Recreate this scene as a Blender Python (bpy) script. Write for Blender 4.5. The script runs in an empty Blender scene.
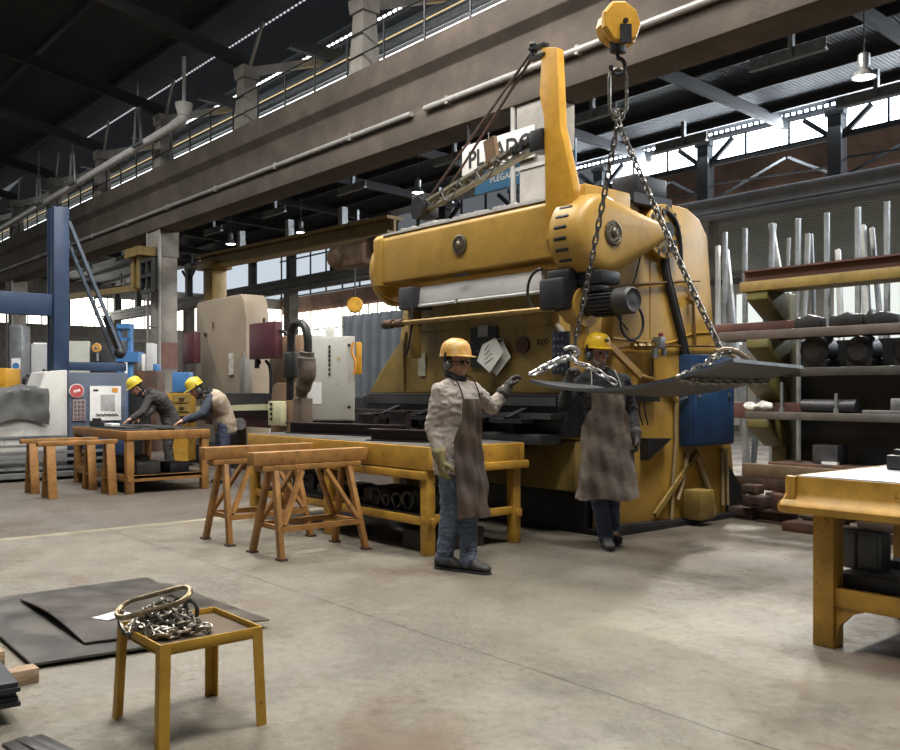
import bpy, bmesh, math, random
from mathutils import Vector, Matrix, noise
random.seed(7)
PI = math.pi
SC = bpy.context.scene
COL = SC.collection
V = Vector
# ---- hall frame: +X along the hall, +Y across it; camera stands at (0,0,1.36)
H = 1.36
FW = V((-.7632, .6462, 0)); RT = V((.6462, .7632, 0))

def at(u, v, X=None, Y=None, z=None, d=None):
    """point of the hall seen at photograph position (u, v) on a plane of known X, Y, height or depth"""
    t = (u-450)/900; s = (391-v)/900
    k = FW + RT*t
    if X is not None: d = X/k.x
    elif Y is not None: d = Y/k.y
    elif z is not None: d = (z-H)/s
    return V((k.x*d, k.y*d, H+s*d))

ROOT = {}
def _link(o, parent):
    COL.objects.link(o)
    if parent is not None: o.parent = parent

def tag(o, label, cat, group=None, kind=None):
    if label: o['label'] = label
    if cat: o['category'] = cat
    if group: o['group'] = group
    if kind: o['kind'] = kind
    return o

def thing(name, label, cat, loc=(0, 0, 0), group=None, rz=0):
    o = bpy.data.objects.new(name, None); o.empty_display_size = .1
    COL.objects.link(o); o.location = loc; o.rotation_euler.z = rz
    ROOT[o.name] = Matrix.Translation(V(loc)) @ Matrix.Rotation(rz, 4, 'Z')
    return tag(o, label, cat, group)

def copy_tree(o, loc=None, label=None, rz=None, parent=None):
    c = o.copy(); COL.objects.link(c)
    if parent is not None: c.parent = parent
    if loc is not None: c.location = loc
    if rz is not None: c.rotation_euler.z = rz
    if label: c['label'] = label
    for ch in list(o.children): copy_tree(ch, parent=c)
    return c

def root_m(o):
    while o.parent is not None: o = o.parent
    return ROOT.get(o.name, Matrix.Identity(4))

def finish(name, me, mat, parent=None, smooth=.6, local=False):
    if parent is not None and not local:
        me.transform(root_m(parent).inverted())
    if mat is not None:
        for m in (mat if isinstance(mat, (list, tuple)) else [mat]): me.materials.append(m)
    if smooth:
        for p in me.polygons: p.use_smooth = True
        me.set_sharp_from_angle(angle=smooth)
    me.name = name
    o = bpy.data.objects.new(name, me); _link(o, parent)
    return o

class MB:
    def __init__(s): s.bm = bmesh.new(); s.mi = 0
    def _merge(s, b, M=None):
        if M is not None: bmesh.ops.transform(b, matrix=M, verts=b.verts)
        me = bpy.data.meshes.new('t'); b.to_mesh(me); b.free()
        n = len(s.bm.faces); s.bm.from_mesh(me); bpy.data.meshes.remove(me)
        if s.mi:
            s.bm.faces.ensure_lookup_table()
            for f in s.bm.faces[n:]: f.material_index = s.mi
        return s
    def box(s, c, size, rot=None, bev=0):
        b = bmesh.new(); bmesh.ops.create_cube(b, size=1)
        bmesh.ops.scale(b, vec=V(size), verts=b.verts)
        if bev: bmesh.ops.bevel(b, geom=b.edges[:], offset=bev, segments=2, affect='EDGES', profile=.5)
        M = Matrix.Translation(V(c))
        if rot is not None: M = M @ (rot if isinstance(rot, Matrix) else Matrix.Rotation(rot, 4, 'Z'))
        return s._merge(b, M)
    def bx(s, a, b, bev=0):
        a = V(a); b = V(b)
        return s.box((a+b)/2, [abs(q) for q in (b-a)], bev=bev)
    def beam(s, p, q, w, h, up=(0, 0, 1), bev=0):
        """box of width w, height h from p to q"""
        p = V(p); q = V(q); x = (q-p); L = x.length; x.normalize(); up = V(up)
        y = up.cross(x)
        if y.length < 1e-4: y = V((0, 1, 0)).cross(x)
        y.normalize(); zz = x.cross(y)
        M = Matrix((x, y, zz)).transposed().to_4x4(); M.translation = (p+q)/2
        return s._beam(M, L, w, h, bev)
    def _beam(s, M, L, w, h, bev):
        b = bmesh.new(); bmesh.ops.create_cube(b, size=1)
        bmesh.ops.scale(b, vec=V((L, w, h)), verts=b.verts)
        if bev: bmesh.ops.bevel(b, geom=b.edges[:], offset=bev, segments=2, affect='EDGES', profile=.5)
        return s._merge(b, M)
    def prism(s, pts, axis, a, b2, bev=0):
        """pts: 2D outline; axis 'X': (y,z), 'Y': (x,z), 'Z': (x,y)"""
        b = bmesh.new()
        def mk(p, k): return {'X': V((k, p[0], p[1])), 'Y': V((p[0], k, p[1])), 'Z': V((p[0], p[1], k))}[axis]
        A = [b.verts.new(mk(p, a)) for p in pts]; B = [b.verts.new(mk(p, b2)) for p in pts]
        n = len(pts)
        b.faces.new(A); b.faces.new(B[::-1])
        for i in range(n): b.faces.new((A[i], B[i], B[(i+1) % n], A[(i+1) % n]))
        bmesh.ops.recalc_face_normals(b, faces=b.faces)
        if bev:
            es = [e for e in b.edges if e.calc_face_angle(0) > .5]
            bmesh.ops.bevel(b, geom=es, offset=bev, segments=2, affect='EDGES', profile=.5)
        return s._merge(b)
    def poly(s, pts, thick):
        """planar 3D outline given thickness vector"""
        b = bmesh.new(); t = V(thick)
        A = [b.verts.new(V(p)) for p in pts]; B = [b.verts.new(V(p)+t) for p in pts]; n = len(pts)
        b.faces.new(A); b.faces.new(B[::-1])
        for i in range(n): b.faces.new((A[i], B[i], B[(i+1) % n], A[(i+1) % n]))
        bmesh.ops.recalc_face_normals(b, faces=b.faces)
        return s._merge(b)
    def cyl(s, p, q, r, r2=None, seg=16, bev=0):
        p = V(p); q = V(q); d = q-p
        b = bmesh.new()
        bmesh.ops.create_cone(b, cap_ends=True, segments=seg, radius1=r, radius2=r if r2 is None else r2, depth=d.length)
        if bev:
            es = [e for e in b.edges if e.calc_face_angle(0) > 1.2]
            bmesh.ops.bevel(b, geom=es, offset=bev, segments=2, affect='EDGES', profile=.5)
        M = d.to_track_quat('Z', 'Y').to_matrix().to_4x4(); M.translation = (p+q)/2
        return s._merge(b, M)
    def lathe(s, prof, o=(0, 0, 0), axis=(0, 0, 1), seg=20, cap=True):
        b = bmesh.new(); rings = []
        for r, z in prof:
            if r < 1e-5: rings.append([b.verts.new((0, 0, z))])
            else: rings.append([b.verts.new((r*math.cos(2*PI*i/seg), r*math.sin(2*PI*i/seg), z)) for i in range(seg)])
        for A, B in zip(rings, rings[1:]):
            for i in range(seg):
                j = (i+1) % seg
                f = [A[i % len(A)], A[j % len(A)], B[j % len(B)], B[i % len(B)]]
                g = []
                for v in f:
                    if v not in g: g.append(v)
                if len(g) > 2: b.faces.new(g)
        for R in (rings[0], rings[-1]):
            if len(R) > 2 and cap: b.faces.new(R)
        bmesh.ops.recalc_face_normals(b, faces=b.faces)
        M = V(axis).to_track_quat('Z', 'Y').to_matrix().to_4x4(); M.translation = V(o)
        return s._merge(b, M)
    def ball(s, c, r, seg=14, rot=None):
        b = bmesh.new(); bmesh.ops.create_uvsphere(b, u_segments=seg, v_segments=max(6, seg//2+2), radius=1)
        r = (r, r, r) if isinstance(r, (int, float)) else r
        M = Matrix.Translation(V(c)) @ (rot if rot is not None else Matrix.Identity(4)) @ Matrix.Diagonal((*r, 1))
        return s._merge(b, M)
    def tube(s, pts, r, seg=8, closed=False, smooth=0):
        pts = [V(p) for p in pts]
        for _ in range(smooth):
            q = []
            n = len(pts)
            rng = range(n) if closed else range(n-1)
            if not closed: q.append(pts[0])
            for i in rng:
                a, b_ = pts[i], pts[(i+1) % n]
                q += [a*.75+b_*.25, a*.25+b_*.75]
            if not closed: q.append(pts[-1])
            pts = q
        n = len(pts); b = bmesh.new(); rings = []
        T = []
        for i in range(n):
            if closed: t = pts[(i+1) % n]-pts[i-1]
            else: t = pts[min(i+1, n-1)]-pts[max(i-1, 0)]
            T.append(t.normalized() if t.length > 1e-9 else V((0, 0, 1)))
        ref = T[0].orthogonal().normalized()
        for i in range(n):
            ref = (ref-T[i]*ref.dot(T[i]))
            if ref.length < 1e-6: ref = T[i].orthogonal()
            ref.normalize(); bi = T[i].cross(ref)
            rr = r[i*len(r)//n] if isinstance(r, (list, tuple)) else r
            rings.append([b.verts.new(pts[i]+(ref*math.cos(2*PI*k/seg)+bi*math.sin(2*PI*k/seg))*rr) for k in range(seg)])
        m = n if closed else n-1
        for i in range(m):
            A, B = rings[i], rings[(i+1) % n]
            if closed and i == n-1:   # align twist
                best = min(range(seg), key=lambda k: (A[0].co-B[k].co).length)
                B = B[best:]+B[:best]
            for k in range(seg): b.faces.new((A[k], A[(k+1) % seg], B[(k+1) % seg], B[k]))
        if not closed: b.faces.new(rings[0]); b.faces.new(rings[-1])
        bmesh.ops.recalc_face_normals(b, faces=b.faces)
        return s._merge(b)
    def loft(s, rings, cap=True):
        b = bmesh.new(); R = [[b.verts.new(V(p)) for p in r] for r in rings]; n = len(R[0])
        for A, B in zip(R, R[1:]):
            for k in range(n): b.faces.new((A[k], A[(k+1) % n], B[(k+1) % n], B[k]))
        if cap: b.faces.new(R[0]); b.faces.new(R[-1])
        bmesh.ops.recalc_face_normals(b, faces=b.faces)
        return s._merge(b)
    def grid(s, f, nu, nv, thick=None):
        b = bmesh.new()
        G = [[b.verts.new(f(i/nu, j/nv)) for j in range(nv+1)] for i in range(nu+1)]
        for i in range(nu):
            for j in range(nv): b.faces.new((G[i][j], G[i+1][j], G[i+1][j+1], G[i][j+1]))
        bmesh.ops.recalc_face_normals(b, faces=b.faces)
        if thick: bmesh.ops.solidify(b, geom=b.faces[:], thickness=thick)
        return s._merge(b)
    def build(s, name, mat, parent=None, smooth=.6, local=False):
        me = bpy.data.meshes.new(name); s.bm.to_mesh(me); s.bm.free()
        return finish(name, me, mat, parent, smooth, local)

def resample(pts, step):
    pts = [V(p) for p in pts]; out = [pts[0]]; acc = 0
    L = sum((b-a).length for a, b in zip(pts, pts[1:])); n = max(2, round(L/step)); step = L/n
    for a, b in zip(pts, pts[1:]):
        l = (b-a).length; pos = 0
        while acc+(l-pos) >= step-1e-9:
            pos += step-acc; acc = 0; out.append(a+(b-a)*(pos/l))
        acc += l-pos
    return out

def link_pts(c, t, side, L, W, n=5):
    """stadium loop of a chain link: along t, width along side"""
    P = []
    h = L/2-W/2
    for i in range(n+1):
        a = -PI/2+PI*i/n; P.append(c+t*(h+W/2*math.cos(a))+side*(W/2*math.sin(a)))
    for i in range(n+1):
        a = PI/2+PI*i/n; P.append(c+t*(-h+W/2*math.cos(a))+side*(W/2*math.sin(a)))
    return P

def chain(mb, pts, pitch=.055, r=.008, W=.032, roll=0.4):
    P = resample(pts, pitch)
    for i, (a, b) in enumerate(zip(P, P[1:])):
        t = (b-a).normalized()
        s0 = V((0, 0, 1)).cross(t)
        if s0.length < .05: s0 = V((1, 0, 0)).cross(t)
        s0.normalize(); s1 = t.cross(s0)
        ang = roll+(i % 2)*PI/2
        mb.tube(link_pts((a+b)/2, t, s0*math.cos(ang)+s1*math.sin(ang), pitch+2.6*r, W), r, 5, closed=True)

def sag(p, q, dz, n=10):
    p = V(p); q = V(q)
    return [p.lerp(q, i/n)+V((0, 0, -dz*4*(i/n)*(1-i/n))) for i in range(n+1)]

def eval_mesh(me, mods):
    o = bpy.data.objects.new('tmp', me); COL.objects.link(o)
    for kind, kw in mods:
        m = o.modifiers.new(kind, kind)
        for k, v in kw.items(): setattr(m, k, v)
    bpy.context.view_layer.update()
    dg = bpy.context.evaluated_depsgraph_get()
    r = bpy.data.meshes.new_from_object(o.evaluated_get(dg))
    bpy.data.objects.remove(o); bpy.data.meshes.remove(me)
    r.materials.clear()
    return r

def remesh(mb, name, mat, parent, voxel=.01, it=4, disp=None):
    me = bpy.data.meshes.new(name); mb.bm.to_mesh(me); mb.bm.free()
    me = eval_mesh(me, [('REMESH', dict(mode='VOXEL', voxel_size=voxel)), ('SMOOTH', dict(factor=.5, iterations=it))])
    if disp:
        amp, sc, st = disp; rid = amp > .006
        ns = [v.normal.copy() for v in me.vertices]
        for v, n in zip(me.vertices, ns):
            p = V((v.co.x*sc, v.co.y*sc, v.co.z*sc*st))
            a = noise.noise(p)+.6*noise.noise(p*2.1+V((5, 3, 1)))
            if rid:   # creased cloth: sharp valleys between rounded folds
                w = p+V((noise.noise(p*.6), noise.noise(p*.6+V((9, 0, 0))), 0))*.8
                a = .45*a+1.5*(abs(noise.noise(V((w.x*1.1, w.y*1.1, w.z*1.9))))-.28)
            v.co += n*(amp*a)
    return finish(name, me, mat, parent, smooth=1.2)

def text(name, s, mat, parent, M, size=.1, ext=.002, align='CENTER'):
    cu = bpy.data.curves.new('txt', 'FONT'); cu.body = s; cu.size = size; cu.extrude = ext
    cu.align_x = align; cu.offset = .008 if size > .3 else 0; cu.align_y = 'CENTER'; cu.resolution_u = 3
    o = bpy.data.objects.new('txt', cu); COL.objects.link(o)
    bpy.context.view_layer.update()
    me = bpy.data.meshes.new_from_object(o.evaluated_get(bpy.context.evaluated_depsgraph_get()))
    bpy.data.objects.remove(o); bpy.data.curves.remove(cu)
    me.materials.clear(); me.transform(M)
    return finish(name, me, mat, parent, smooth=0)

def face_m(o, x, up=(0, 0, 1)):
    """matrix whose local x runs along x, local y along up (text facing out of x cross up)"""
    x = V(x).normalized(); up = V(up); z = x.cross(up).normalized(); y = z.cross(x)
    M = Matrix((x, y, z)).transposed().to_4x4(); M.translation = V(o); return M

# ---------------------------------------------------------------- materials
def M(name, c, r=.5, m=0, var=.18, vs=5, bump=.08, bs=60, wear=None, ws=6, wt=.62, wsoft=.08, emit=0, sheen=0, stretch=None, coat=0):
    mt = bpy.data.materials.new(name); mt.use_nodes = True
    N = mt.node_tree.nodes; L = mt.node_tree.links; b = N['Principled BSDF']
    c = (*c, 1)
    tc = N.new('ShaderNodeTexCoord'); co = tc.outputs['Object']
    if stretch:
        mp = N.new('ShaderNodeMapping'); mp.inputs['Scale'].default_value = stretch; L.new(co, mp.inputs[0]); co = mp.outputs[0]
    n1 = N.new('ShaderNodeTexNoise'); n1.inputs['Scale'].default_value = vs; n1.inputs['Detail'].default_value = 6; n1.inputs['Roughness'].default_value = .65
    L.new(co, n1.inputs['Vector'])
    mx = N.new('ShaderNodeMix'); mx.data_type = 'RGBA'
    mx.inputs[6].default_value = tuple(max(0, q*(1-var*1.6)) for q in c[:3])+(1,)
    mx.inputs[7].default_value = tuple(min(1, q*(1+var)) for q in c[:3])+(1,)
    rp = N.new('ShaderNodeMapRange'); rp.inputs[1].default_value = .3; rp.inputs[2].default_value = .7
    L.new(n1.outputs[0], rp.inputs[0]); L.new(rp.outputs[0], mx.inputs[0])
    out = mx.outputs[2]
    if wear is not None:
        n2 = N.new('ShaderNodeTexNoise'); n2.inputs['Scale'].default_value = ws; n2.inputs['Detail'].default_value = 8; n2.inputs['Roughness'].default_value = .7
        L.new(co, n2.inputs['Vector'])
        r2 = N.new('ShaderNodeMapRange'); r2.inputs[1].default_value = wt-wsoft; r2.inputs[2].default_value = wt+wsoft
        L.new(n2.outputs[0], r2.inputs[0])
        m2 = N.new('ShaderNodeMix'); m2.data_type = 'RGBA'; m2.inputs[7].default_value = (*wear, 1)
        L.new(r2.outputs[0], m2.inputs[0]); L.new(out, m2.inputs[6]); out = m2.outputs[2]
    L.new(out, b.inputs['Base Color'])
    rr = N.new('ShaderNodeMapRange'); rr.inputs[3].default_value = max(.02, r-.1); rr.inputs[4].default_value = min(1, r+.12)
    L.new(n1.outputs[0], rr.inputs[0]); L.new(rr.outputs[0], b.inputs['Roughness'])
    b.inputs['Metallic'].default_value = m
    if coat: b.inputs['Coat Weight'].default_value = coat
    if bump:
        n3 = N.new('ShaderNodeTexNoise'); n3.inputs['Scale'].default_value = bs; n3.inputs['Detail'].default_value = 4
        L.new(co, n3.inputs['Vector'])
        bp = N.new('ShaderNodeBump'); bp.inputs['Strength'].default_value = bump; bp.inputs['Distance'].default_value = .02
        L.new(n3.outputs[0], bp.inputs['Height']); L.new(bp.outputs[0], b.inputs['Normal'])
    if emit:
        b.inputs['Emission Color'].default_value = c; b.inputs['Emission Strength'].default_value = emit
    return mt

def corrugated(name, c, axis=0, scale=10, bump=.6, r=.6, var=.25, vs=1.2, m=0, wear=None):
    mt = M(name, c, r, m, var, vs, 0, wear=wear, ws=1.5)
    N = mt.node_tree.nodes; L = mt.node_tree.links; b = N['Principled BSDF']
    tc = N.new('ShaderNodeTexCoord')
    w = N.new('ShaderNodeTexWave'); w.inputs['Scale'].default_value = scale; w.bands_direction = 'XYZ'[axis]; w.wave_profile = 'SIN'
    L.new(tc.outputs['Object'], w.inputs['Vector'])
    bp = N.new('ShaderNodeBump'); bp.inputs['Strength'].default_value = bump; bp.inputs['Distance'].default_value = .05
    L.new(w.outputs['Fac'], bp.inputs['Height']); L.new(bp.outputs[0], b.inputs['Normal'])
    return mt

def glow(name, c, s):
    mt = bpy.data.materials.new(name); mt.use_nodes = True
    N = mt.node_tree.nodes; N.clear()
    e = N.new('ShaderNodeEmission'); e.inputs[0].default_value = (*c, 1); e.inputs[1].default_value = s
    o = N.new('ShaderNodeOutputMaterial'); mt.node_tree.links.new(e.outputs[0], o.inputs[0]); return mt

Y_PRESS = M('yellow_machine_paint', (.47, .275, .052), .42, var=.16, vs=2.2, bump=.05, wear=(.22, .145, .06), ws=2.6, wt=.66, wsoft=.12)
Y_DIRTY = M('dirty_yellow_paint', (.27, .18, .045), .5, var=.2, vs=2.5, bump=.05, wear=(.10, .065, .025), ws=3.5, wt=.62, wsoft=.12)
Y_TABLE = M('yellow_table_paint', (.46, .25, .035), .45, var=.22, vs=6, bump=.06, wear=(.09, .05, .02), ws=14, wt=.66, wsoft=.05)
Y_STOOL = M('yellow_stool_paint', (.52, .29, .03), .45, var=.15, vs=6, bump=.06, wear=(.08, .05, .025), ws=18, wt=.68, wsoft=.04)
O_WOOD = M('orange_brown_paint', (.34, .165, .045), .55, var=.25, vs=7, bump=.1, wear=(.12, .055, .02), ws=9, wt=.64, wsoft=.08)
Y_HOIST = M('hoist_yellow', (.62, .32, .03), .4, var=.15, vs=6, wear=(.2, .1, .03), ws=12, wt=.7)
OLIVE = M('olive_yellow_paint', (.125, .108, .03), .5, var=.25, vs=4, wear=(.08, .07, .03), ws=6, wt=.6)
FLOORPL = M('floor_plate_steel', (.105, .10, .092), .34, .3, var=.3, vs=3, bump=.04, wear=(.17, .145, .12), ws=3, wt=.6, wsoft=.12)
STEEL_D = M('dark_steel_plate', (.085, .083, .08), .36, .5, var=.3, vs=3, bump=.04, wear=(.16, .13, .1), ws=5, wt=.68)
STEEL_B = M('black_steel', (.025, .025, .027), .42, .3, var=.3, vs=8, bump=.1)
STEEL_G = M('grey_steel', (.30, .31, .32), .38, .7, var=.25, vs=9, bump=.06)
GALV = M('galvanised_steel', (.27, .285, .29), .4, .6, var=.2, vs=6, bump=.03)
CHROME = M('worn_chain_steel', (.27, .245, .20), .3, .9, var=.4, vs=30, bump=.05)
RUST = M('rusty_steel', (.13, .06, .035), .65, .2, var=.35, vs=7, bump=.15, wear=(.05, .035, .03), ws=5, wt=.5)
REDBROWN = M('red_oxide_primer', (.10, .042, .034), .55, var=.2, vs=6, wear=(.07, .04, .035), ws=7, wt=.6)
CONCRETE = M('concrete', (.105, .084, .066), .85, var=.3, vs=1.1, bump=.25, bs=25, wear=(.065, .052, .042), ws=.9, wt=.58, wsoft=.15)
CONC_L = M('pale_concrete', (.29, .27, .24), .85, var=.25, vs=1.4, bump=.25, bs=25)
ROOF = corrugated('dark_roof_sheet', (.022, .022, .023), 0, 3.0, .5, .7, .3, .5)
ROOF2 = corrugated('blue_grey_roof_sheet', (.022, .027, .037), 0, 3.0, .5, .6, .3, .5)
PURLIN = M('dark_purlin', (.022, .022, .022), .7)
TRUSS = M('dark_truss', (.03, .033, .037), .6)
CORR = corrugated('corrugated_wall', (.36, .34, .31), 1, 3.2, .8, .6, .25, .4)
CORR_X = corrugated('corrugated_grey_sheet', (.23, .25, .28), 0, 6, 1, .5, .2, 1, m=.3)
WALL_B = M('brick_brown_wall', (.22, .125, .085), .9, var=.35, vs=.6, bump=.3, bs=8)
WALL_L = M('limewashed_wall', (.48, .47, .43), .85, var=.2, vs=.5)
GREYM = M('machine_grey', (.47, .47, .44), .45, var=.08, vs=2, wear=(.28, .26, .23), ws=6, wt=.7)
WHITEM = M('machine_white', (.58, .57, .54), .45, var=.08, vs=2, wear=(.3, .28, .25), ws=5, wt=.68)
BEIGE = M('machine_beige', (.25, .20, .145), .55, var=.12, vs=1.5, wear=(.25, .18, .11), ws=4, wt=.64)
BEIGE2 = M('machine_tan', (.24, .15, .085), .55, var=.15, vs=3, wear=(.14, .08, .05), ws=6, wt=.62)
BURG = M('burgundy_paint', (.085, .022, .03), .45, var=.12, vs=4)
BLUEM = M('machine_blue', (.026, .05, .105), .42, var=.15, vs=3, wear=(.02, .03, .05), ws=7, wt=.66)
BLUEC = M('cabinet_blue', (.014, .048, .12), .45, var=.2, vs=4, wear=(.015, .03, .06), ws=6, wt=.64)
BLUEGREY = M('machine_blue_grey', (.075, .097, .14), .45, var=.1, vs=3)
BLUEB = M('bright_blue_paint', (.07, .21, .46), .45, var=.1)
PAPER = M('paper', (.72, .73, .66), .8, var=.06, vs=9, bump=0)
PAPERW = M('white_paper', (.80, .80, .78), .8, var=.05, vs=9, bump=0)
BLACK = M('black_paint', (.018, .018, .02), .45, var=.2)
RUBBER = M('black_rubber', (.015, .015, .016), .6, var=.2)
BRASS = M('dull_brass', (.36, .24, .09), .35, .8, var=.2, vs=20)
BADGE = M('tarnished_badge', (.20, .16, .11), .4, .6, var=.4, vs=30)
WOOD = M('raw_timber', (.36, .25, .15), .75, var=.3, vs=5, bump=.15, stretch=(2, 2, 14))
TARP = M('grey_tarpaulin', (.085, .085, .085), .6, var=.2, vs=4, bump=.2, bs=14)
PIPEW = M('white_plastic_pipe', (.78, .77, .74), .4, var=.1)
CONDUIT = M('pale_conduit', (.36, .35, .33), .45, .1, var=.15)
SIGNW = M('sign_white', (.62, .60, .56), .6, var=.08)
SIGNB = M('sign_blue', (.04, .14, .26), .6, var=.1)
RED = M('red_print', (.45, .08, .08), .5, var=.1)
ORANGE = M('orange_paint', (.70, .30, .05), .5, var=.1)
SKIN = M('skin', (.42, .22, .15), .55, var=.1, vs=14, bump=.05, bs=120)
BEARD = M('grey_beard', (.33, .29, .26), .9, var=.3, vs=60, bump=.4, bs=200)
EYE = M('eye', (.05, .04, .035), .2, bump=0)
HAIR = M('dark_hair', (.03, .022, .018), .8, var=.3, vs=50, bump=.4, bs=180)
HAT_O = M('worn_orange_yellow_plastic', (.62, .33, .07), .38, var=.12, vs=9, wear=(.70, .50, .22), ws=10, wt=.58)
HAT_Y = M('yellow_plastic', (.75, .46, .02), .33, var=.06, vs=8, bump=0)
HAT_Y2 = M('lemon_plastic', (.68, .52, .05), .35, var=.08, vs=8, bump=0)
JACKET = M('beige_work_cloth', (.40, .345, .30), .9, var=.08, vs=9, bump=.3, bs=110, wear=(.31, .26, .22), ws=5, wt=.66)
CLOTH_B = M('black_work_cloth', (.022, .022, .024), .9, var=.25, vs=10, bump=.3, bs=110)
CLOTH_G = M('dark_grey_work_cloth', (.055, .052, .05), .9, var=.2, vs=10, bump=.3, bs=110)
CLOTH_N = M('navy_work_cloth', (.05, .06, .085), .9, var=.2, vs=10, bump=.3, bs=110)
VEST = M('tan_vest_cloth', (.40, .32, .24), .9, var=.12, vs=12, bump=.25, bs=90)
JEANS = M('blue_denim', (.13, .165, .23), .9, var=.22, vs=11, bump=.3, bs=140)
JEANS_D = M('dark_denim', (.06, .075, .12), .9, var=.22, vs=11, bump=.3, bs=140)
BOOT = M('scuffed_boot_leather', (.045, .042, .04), .6, var=.3, vs=16, bump=.2)
GLOVE_Y = M('yellow_grey_leather', (.24, .20, .09), .8, var=.3, vs=18, bump=.3)
GLOVE_D = M('dark_leather_glove', (.05, .042, .035), .75, var=.35, vs=18, bump=.3)
EARM = M('grey_earmuff_plastic', (.10, .11, .10), .5, bump=0)
APRON = M('leather_apron', (.105, .072, .052), .7, var=.2, vs=6, bump=.2, bs=50, wear=(.045, .032, .025), ws=3.2, wt=.5, wsoft=.12)
APRON2 = M('scuffed_leather_apron', (.17, .135, .105), .75, var=.22, vs=7, bump=.2, bs=50, wear=(.05, .038, .03), ws=3.0, wt=.52, wsoft=.12)
STRAP = M('pale_strap', (.5, .47, .42), .8)
LAMPB = glow('lamp_glow', (1, .93, .80), 30)
SKYG = glow('daylight_glazing', (.93, .97, 1), 4.5)
SKYG2 = glow('bright_daylight_glazing', (.80, .90, 1), 9)
SKYW = glow('warm_daylight_glazing', (1, .95, .82), 5)
YSTRIP = glow('yellow_translucent_sheet', (1, .75, .38), 1.1)
# ---------------------------------------------------------------- setting
def struct(o): o['kind'] = 'structure'; return o

def floor_mat():
    mt = bpy.data.materials.new('shop_floor'); mt.use_nodes = True
    N = mt.node_tree.nodes; L = mt.node_tree.links; b = N['Principled BSDF']
    geo = N.new('ShaderNodeNewGeometry'); P = geo.outputs['Position']
    sep = N.new('ShaderNodeSeparateXYZ'); L.new(P, sep.inputs[0])
    def noi(sc, det=6, ro=.6, vec=P):
        n = N.new('ShaderNodeTexNoise'); n.inputs['Scale'].default_value = sc; n.inputs['Detail'].default_value = det; n.inputs['Roughness'].default_value = ro
        L.new(vec, n.inputs['Vector']); return n.outputs[0]
    def mr(x, a, b_, c=0, d=1):
        m = N.new('ShaderNodeMapRange'); m.inputs[1].default_value = a; m.inputs[2].default_value = b_; m.inputs[3].default_value = c; m.inputs[4].default_value = d
        L.new(x, m.inputs[0]); return m.outputs[0]
    def mix(f, a, b_):
        m = N.new('ShaderNodeMix'); m.data_type = 'RGBA'
        for x, i in ((a, 6), (b_, 7)):
            if isinstance(x, tuple): m.inputs[i].default_value = (*x, 1)
            else: L.new(x, m.inputs[i])
        if isinstance(f, float): m.inputs[0].default_value = f
        else: L.new(f, m.inputs[0])
        return m.outputs[2]
    def mth(op, a, b_=None):
        m = N.new('ShaderNodeMath'); m.operation = op
        for x, i in ((a, 0), (b_, 1)):
            if x is None: continue
            if isinstance(x, (int, float)): m.inputs[i].default_value = x
            else: L.new(x, m.inputs[i])
        return m.outputs[0]
    big = noi(.55, 5); mid = noi(2.3, 8, .7); fine = noi(38, 5, .7); spk = noi(14, 8, .75)
    c = mix(mr(big, .35, .65), (.205, .18, .132), (.14, .122, .09))
    c = mix(mr(mid, .48, .66, 0, .85), c, (.095, .082, .065))
    c = mix(mr(spk, .56, .68, 0, .75), c, (.075, .062, .047))
    c = mix(mr(fine, .3, .75, 0, .35), c, (.215, .192, .148))
    # rusty stains
    c = mix(mr(noi(.8, 6, .65), .56, .66, 0, .7), c, (.12, .075, .048))
    # darker floor beyond the marking line
    far = mr(sep.outputs[0], -9.02, -9.0, 1, 0)
    c = mix(mth('MULTIPLY', far, .8), c, mix(mr(mid, .3, .7), (.058, .046, .037), (.088, .07, .057)))
    # dirty machine bays
    bay = mth('MULTIPLY', mr(sep.outputs[1], 4.9, 6.4, 0, .7), mr(mid, .35, .6, .35, 1))
    c = mix(bay, c, (.06, .049, .04))
    # painted line and saw-cut joints
    wob = mr(noi(1.5, 4), 0, 1, -.03, .03)
    def line(coord, p, w):
        d = mth('ABSOLUTE', mth('ADD', mth('SUBTRACT', coord, p), wob)); return mr(d, w, w*1.5, 1, 0)
    l = mth('MULTIPLY', line(sep.outputs[0], -8.95, .035), mr(mid, .35, .55, 1, .5))
    c = mix(l, c, (.40, .34, .20))
    J = None
    for coord, p in ((sep.outputs[1], 3.15), (sep.outputs[1], 8.9), (sep.outputs[0], -6.1), (sep.outputs[0], -14.6)):
        j = line(coord, p, .012 if coord is sep.outputs[1] else .005); J = j if J is None else mth('MAXIMUM', J, j)
    c = mix(mth('MULTIPLY', J, .85), c, (.035, .028, .022))
    L.new(c, b.inputs['Base Color'])
    # worn polish: shiny patches between dull ones
    pat = mr(mth('ADD', mth('MULTIPLY', noi(.9, 4, .55), .75), mth('MULTIPLY', spk, .3)), .46, .60, 0, 1)
    L.new(mth('ADD', mr(pat, 0, 1, .33, .64), mth('MULTIPLY', far, .1)), b.inputs['Roughness'])
    L.new(mr(pat, 0, 1, 1.0, .3), b.inputs['Specular IOR Level'])
    hgt = mth('ADD', mth('MULTIPLY', noi(9, 7, .75), .8), mth('MULTIPLY', fine, .25))
    hgt = mth('SUBTRACT', hgt, mth('MULTIPLY', J, .6))
    bp = N.new('ShaderNodeBump'); bp.inputs['Strength'].default_value = .5; bp.inputs['Distance'].default_value = .04
    L.new(hgt, bp.inputs['Height']); L.new(bp.outputs[0], b.inputs['Normal'])
    return mt

YB = 10.5; Y2 = 25.0; XE = -70.0
m = MB(); m.bx((XE, -9, -.2), (14, 41, 0)); struct(m.build('floor', floor_mat(), smooth=0))
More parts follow.
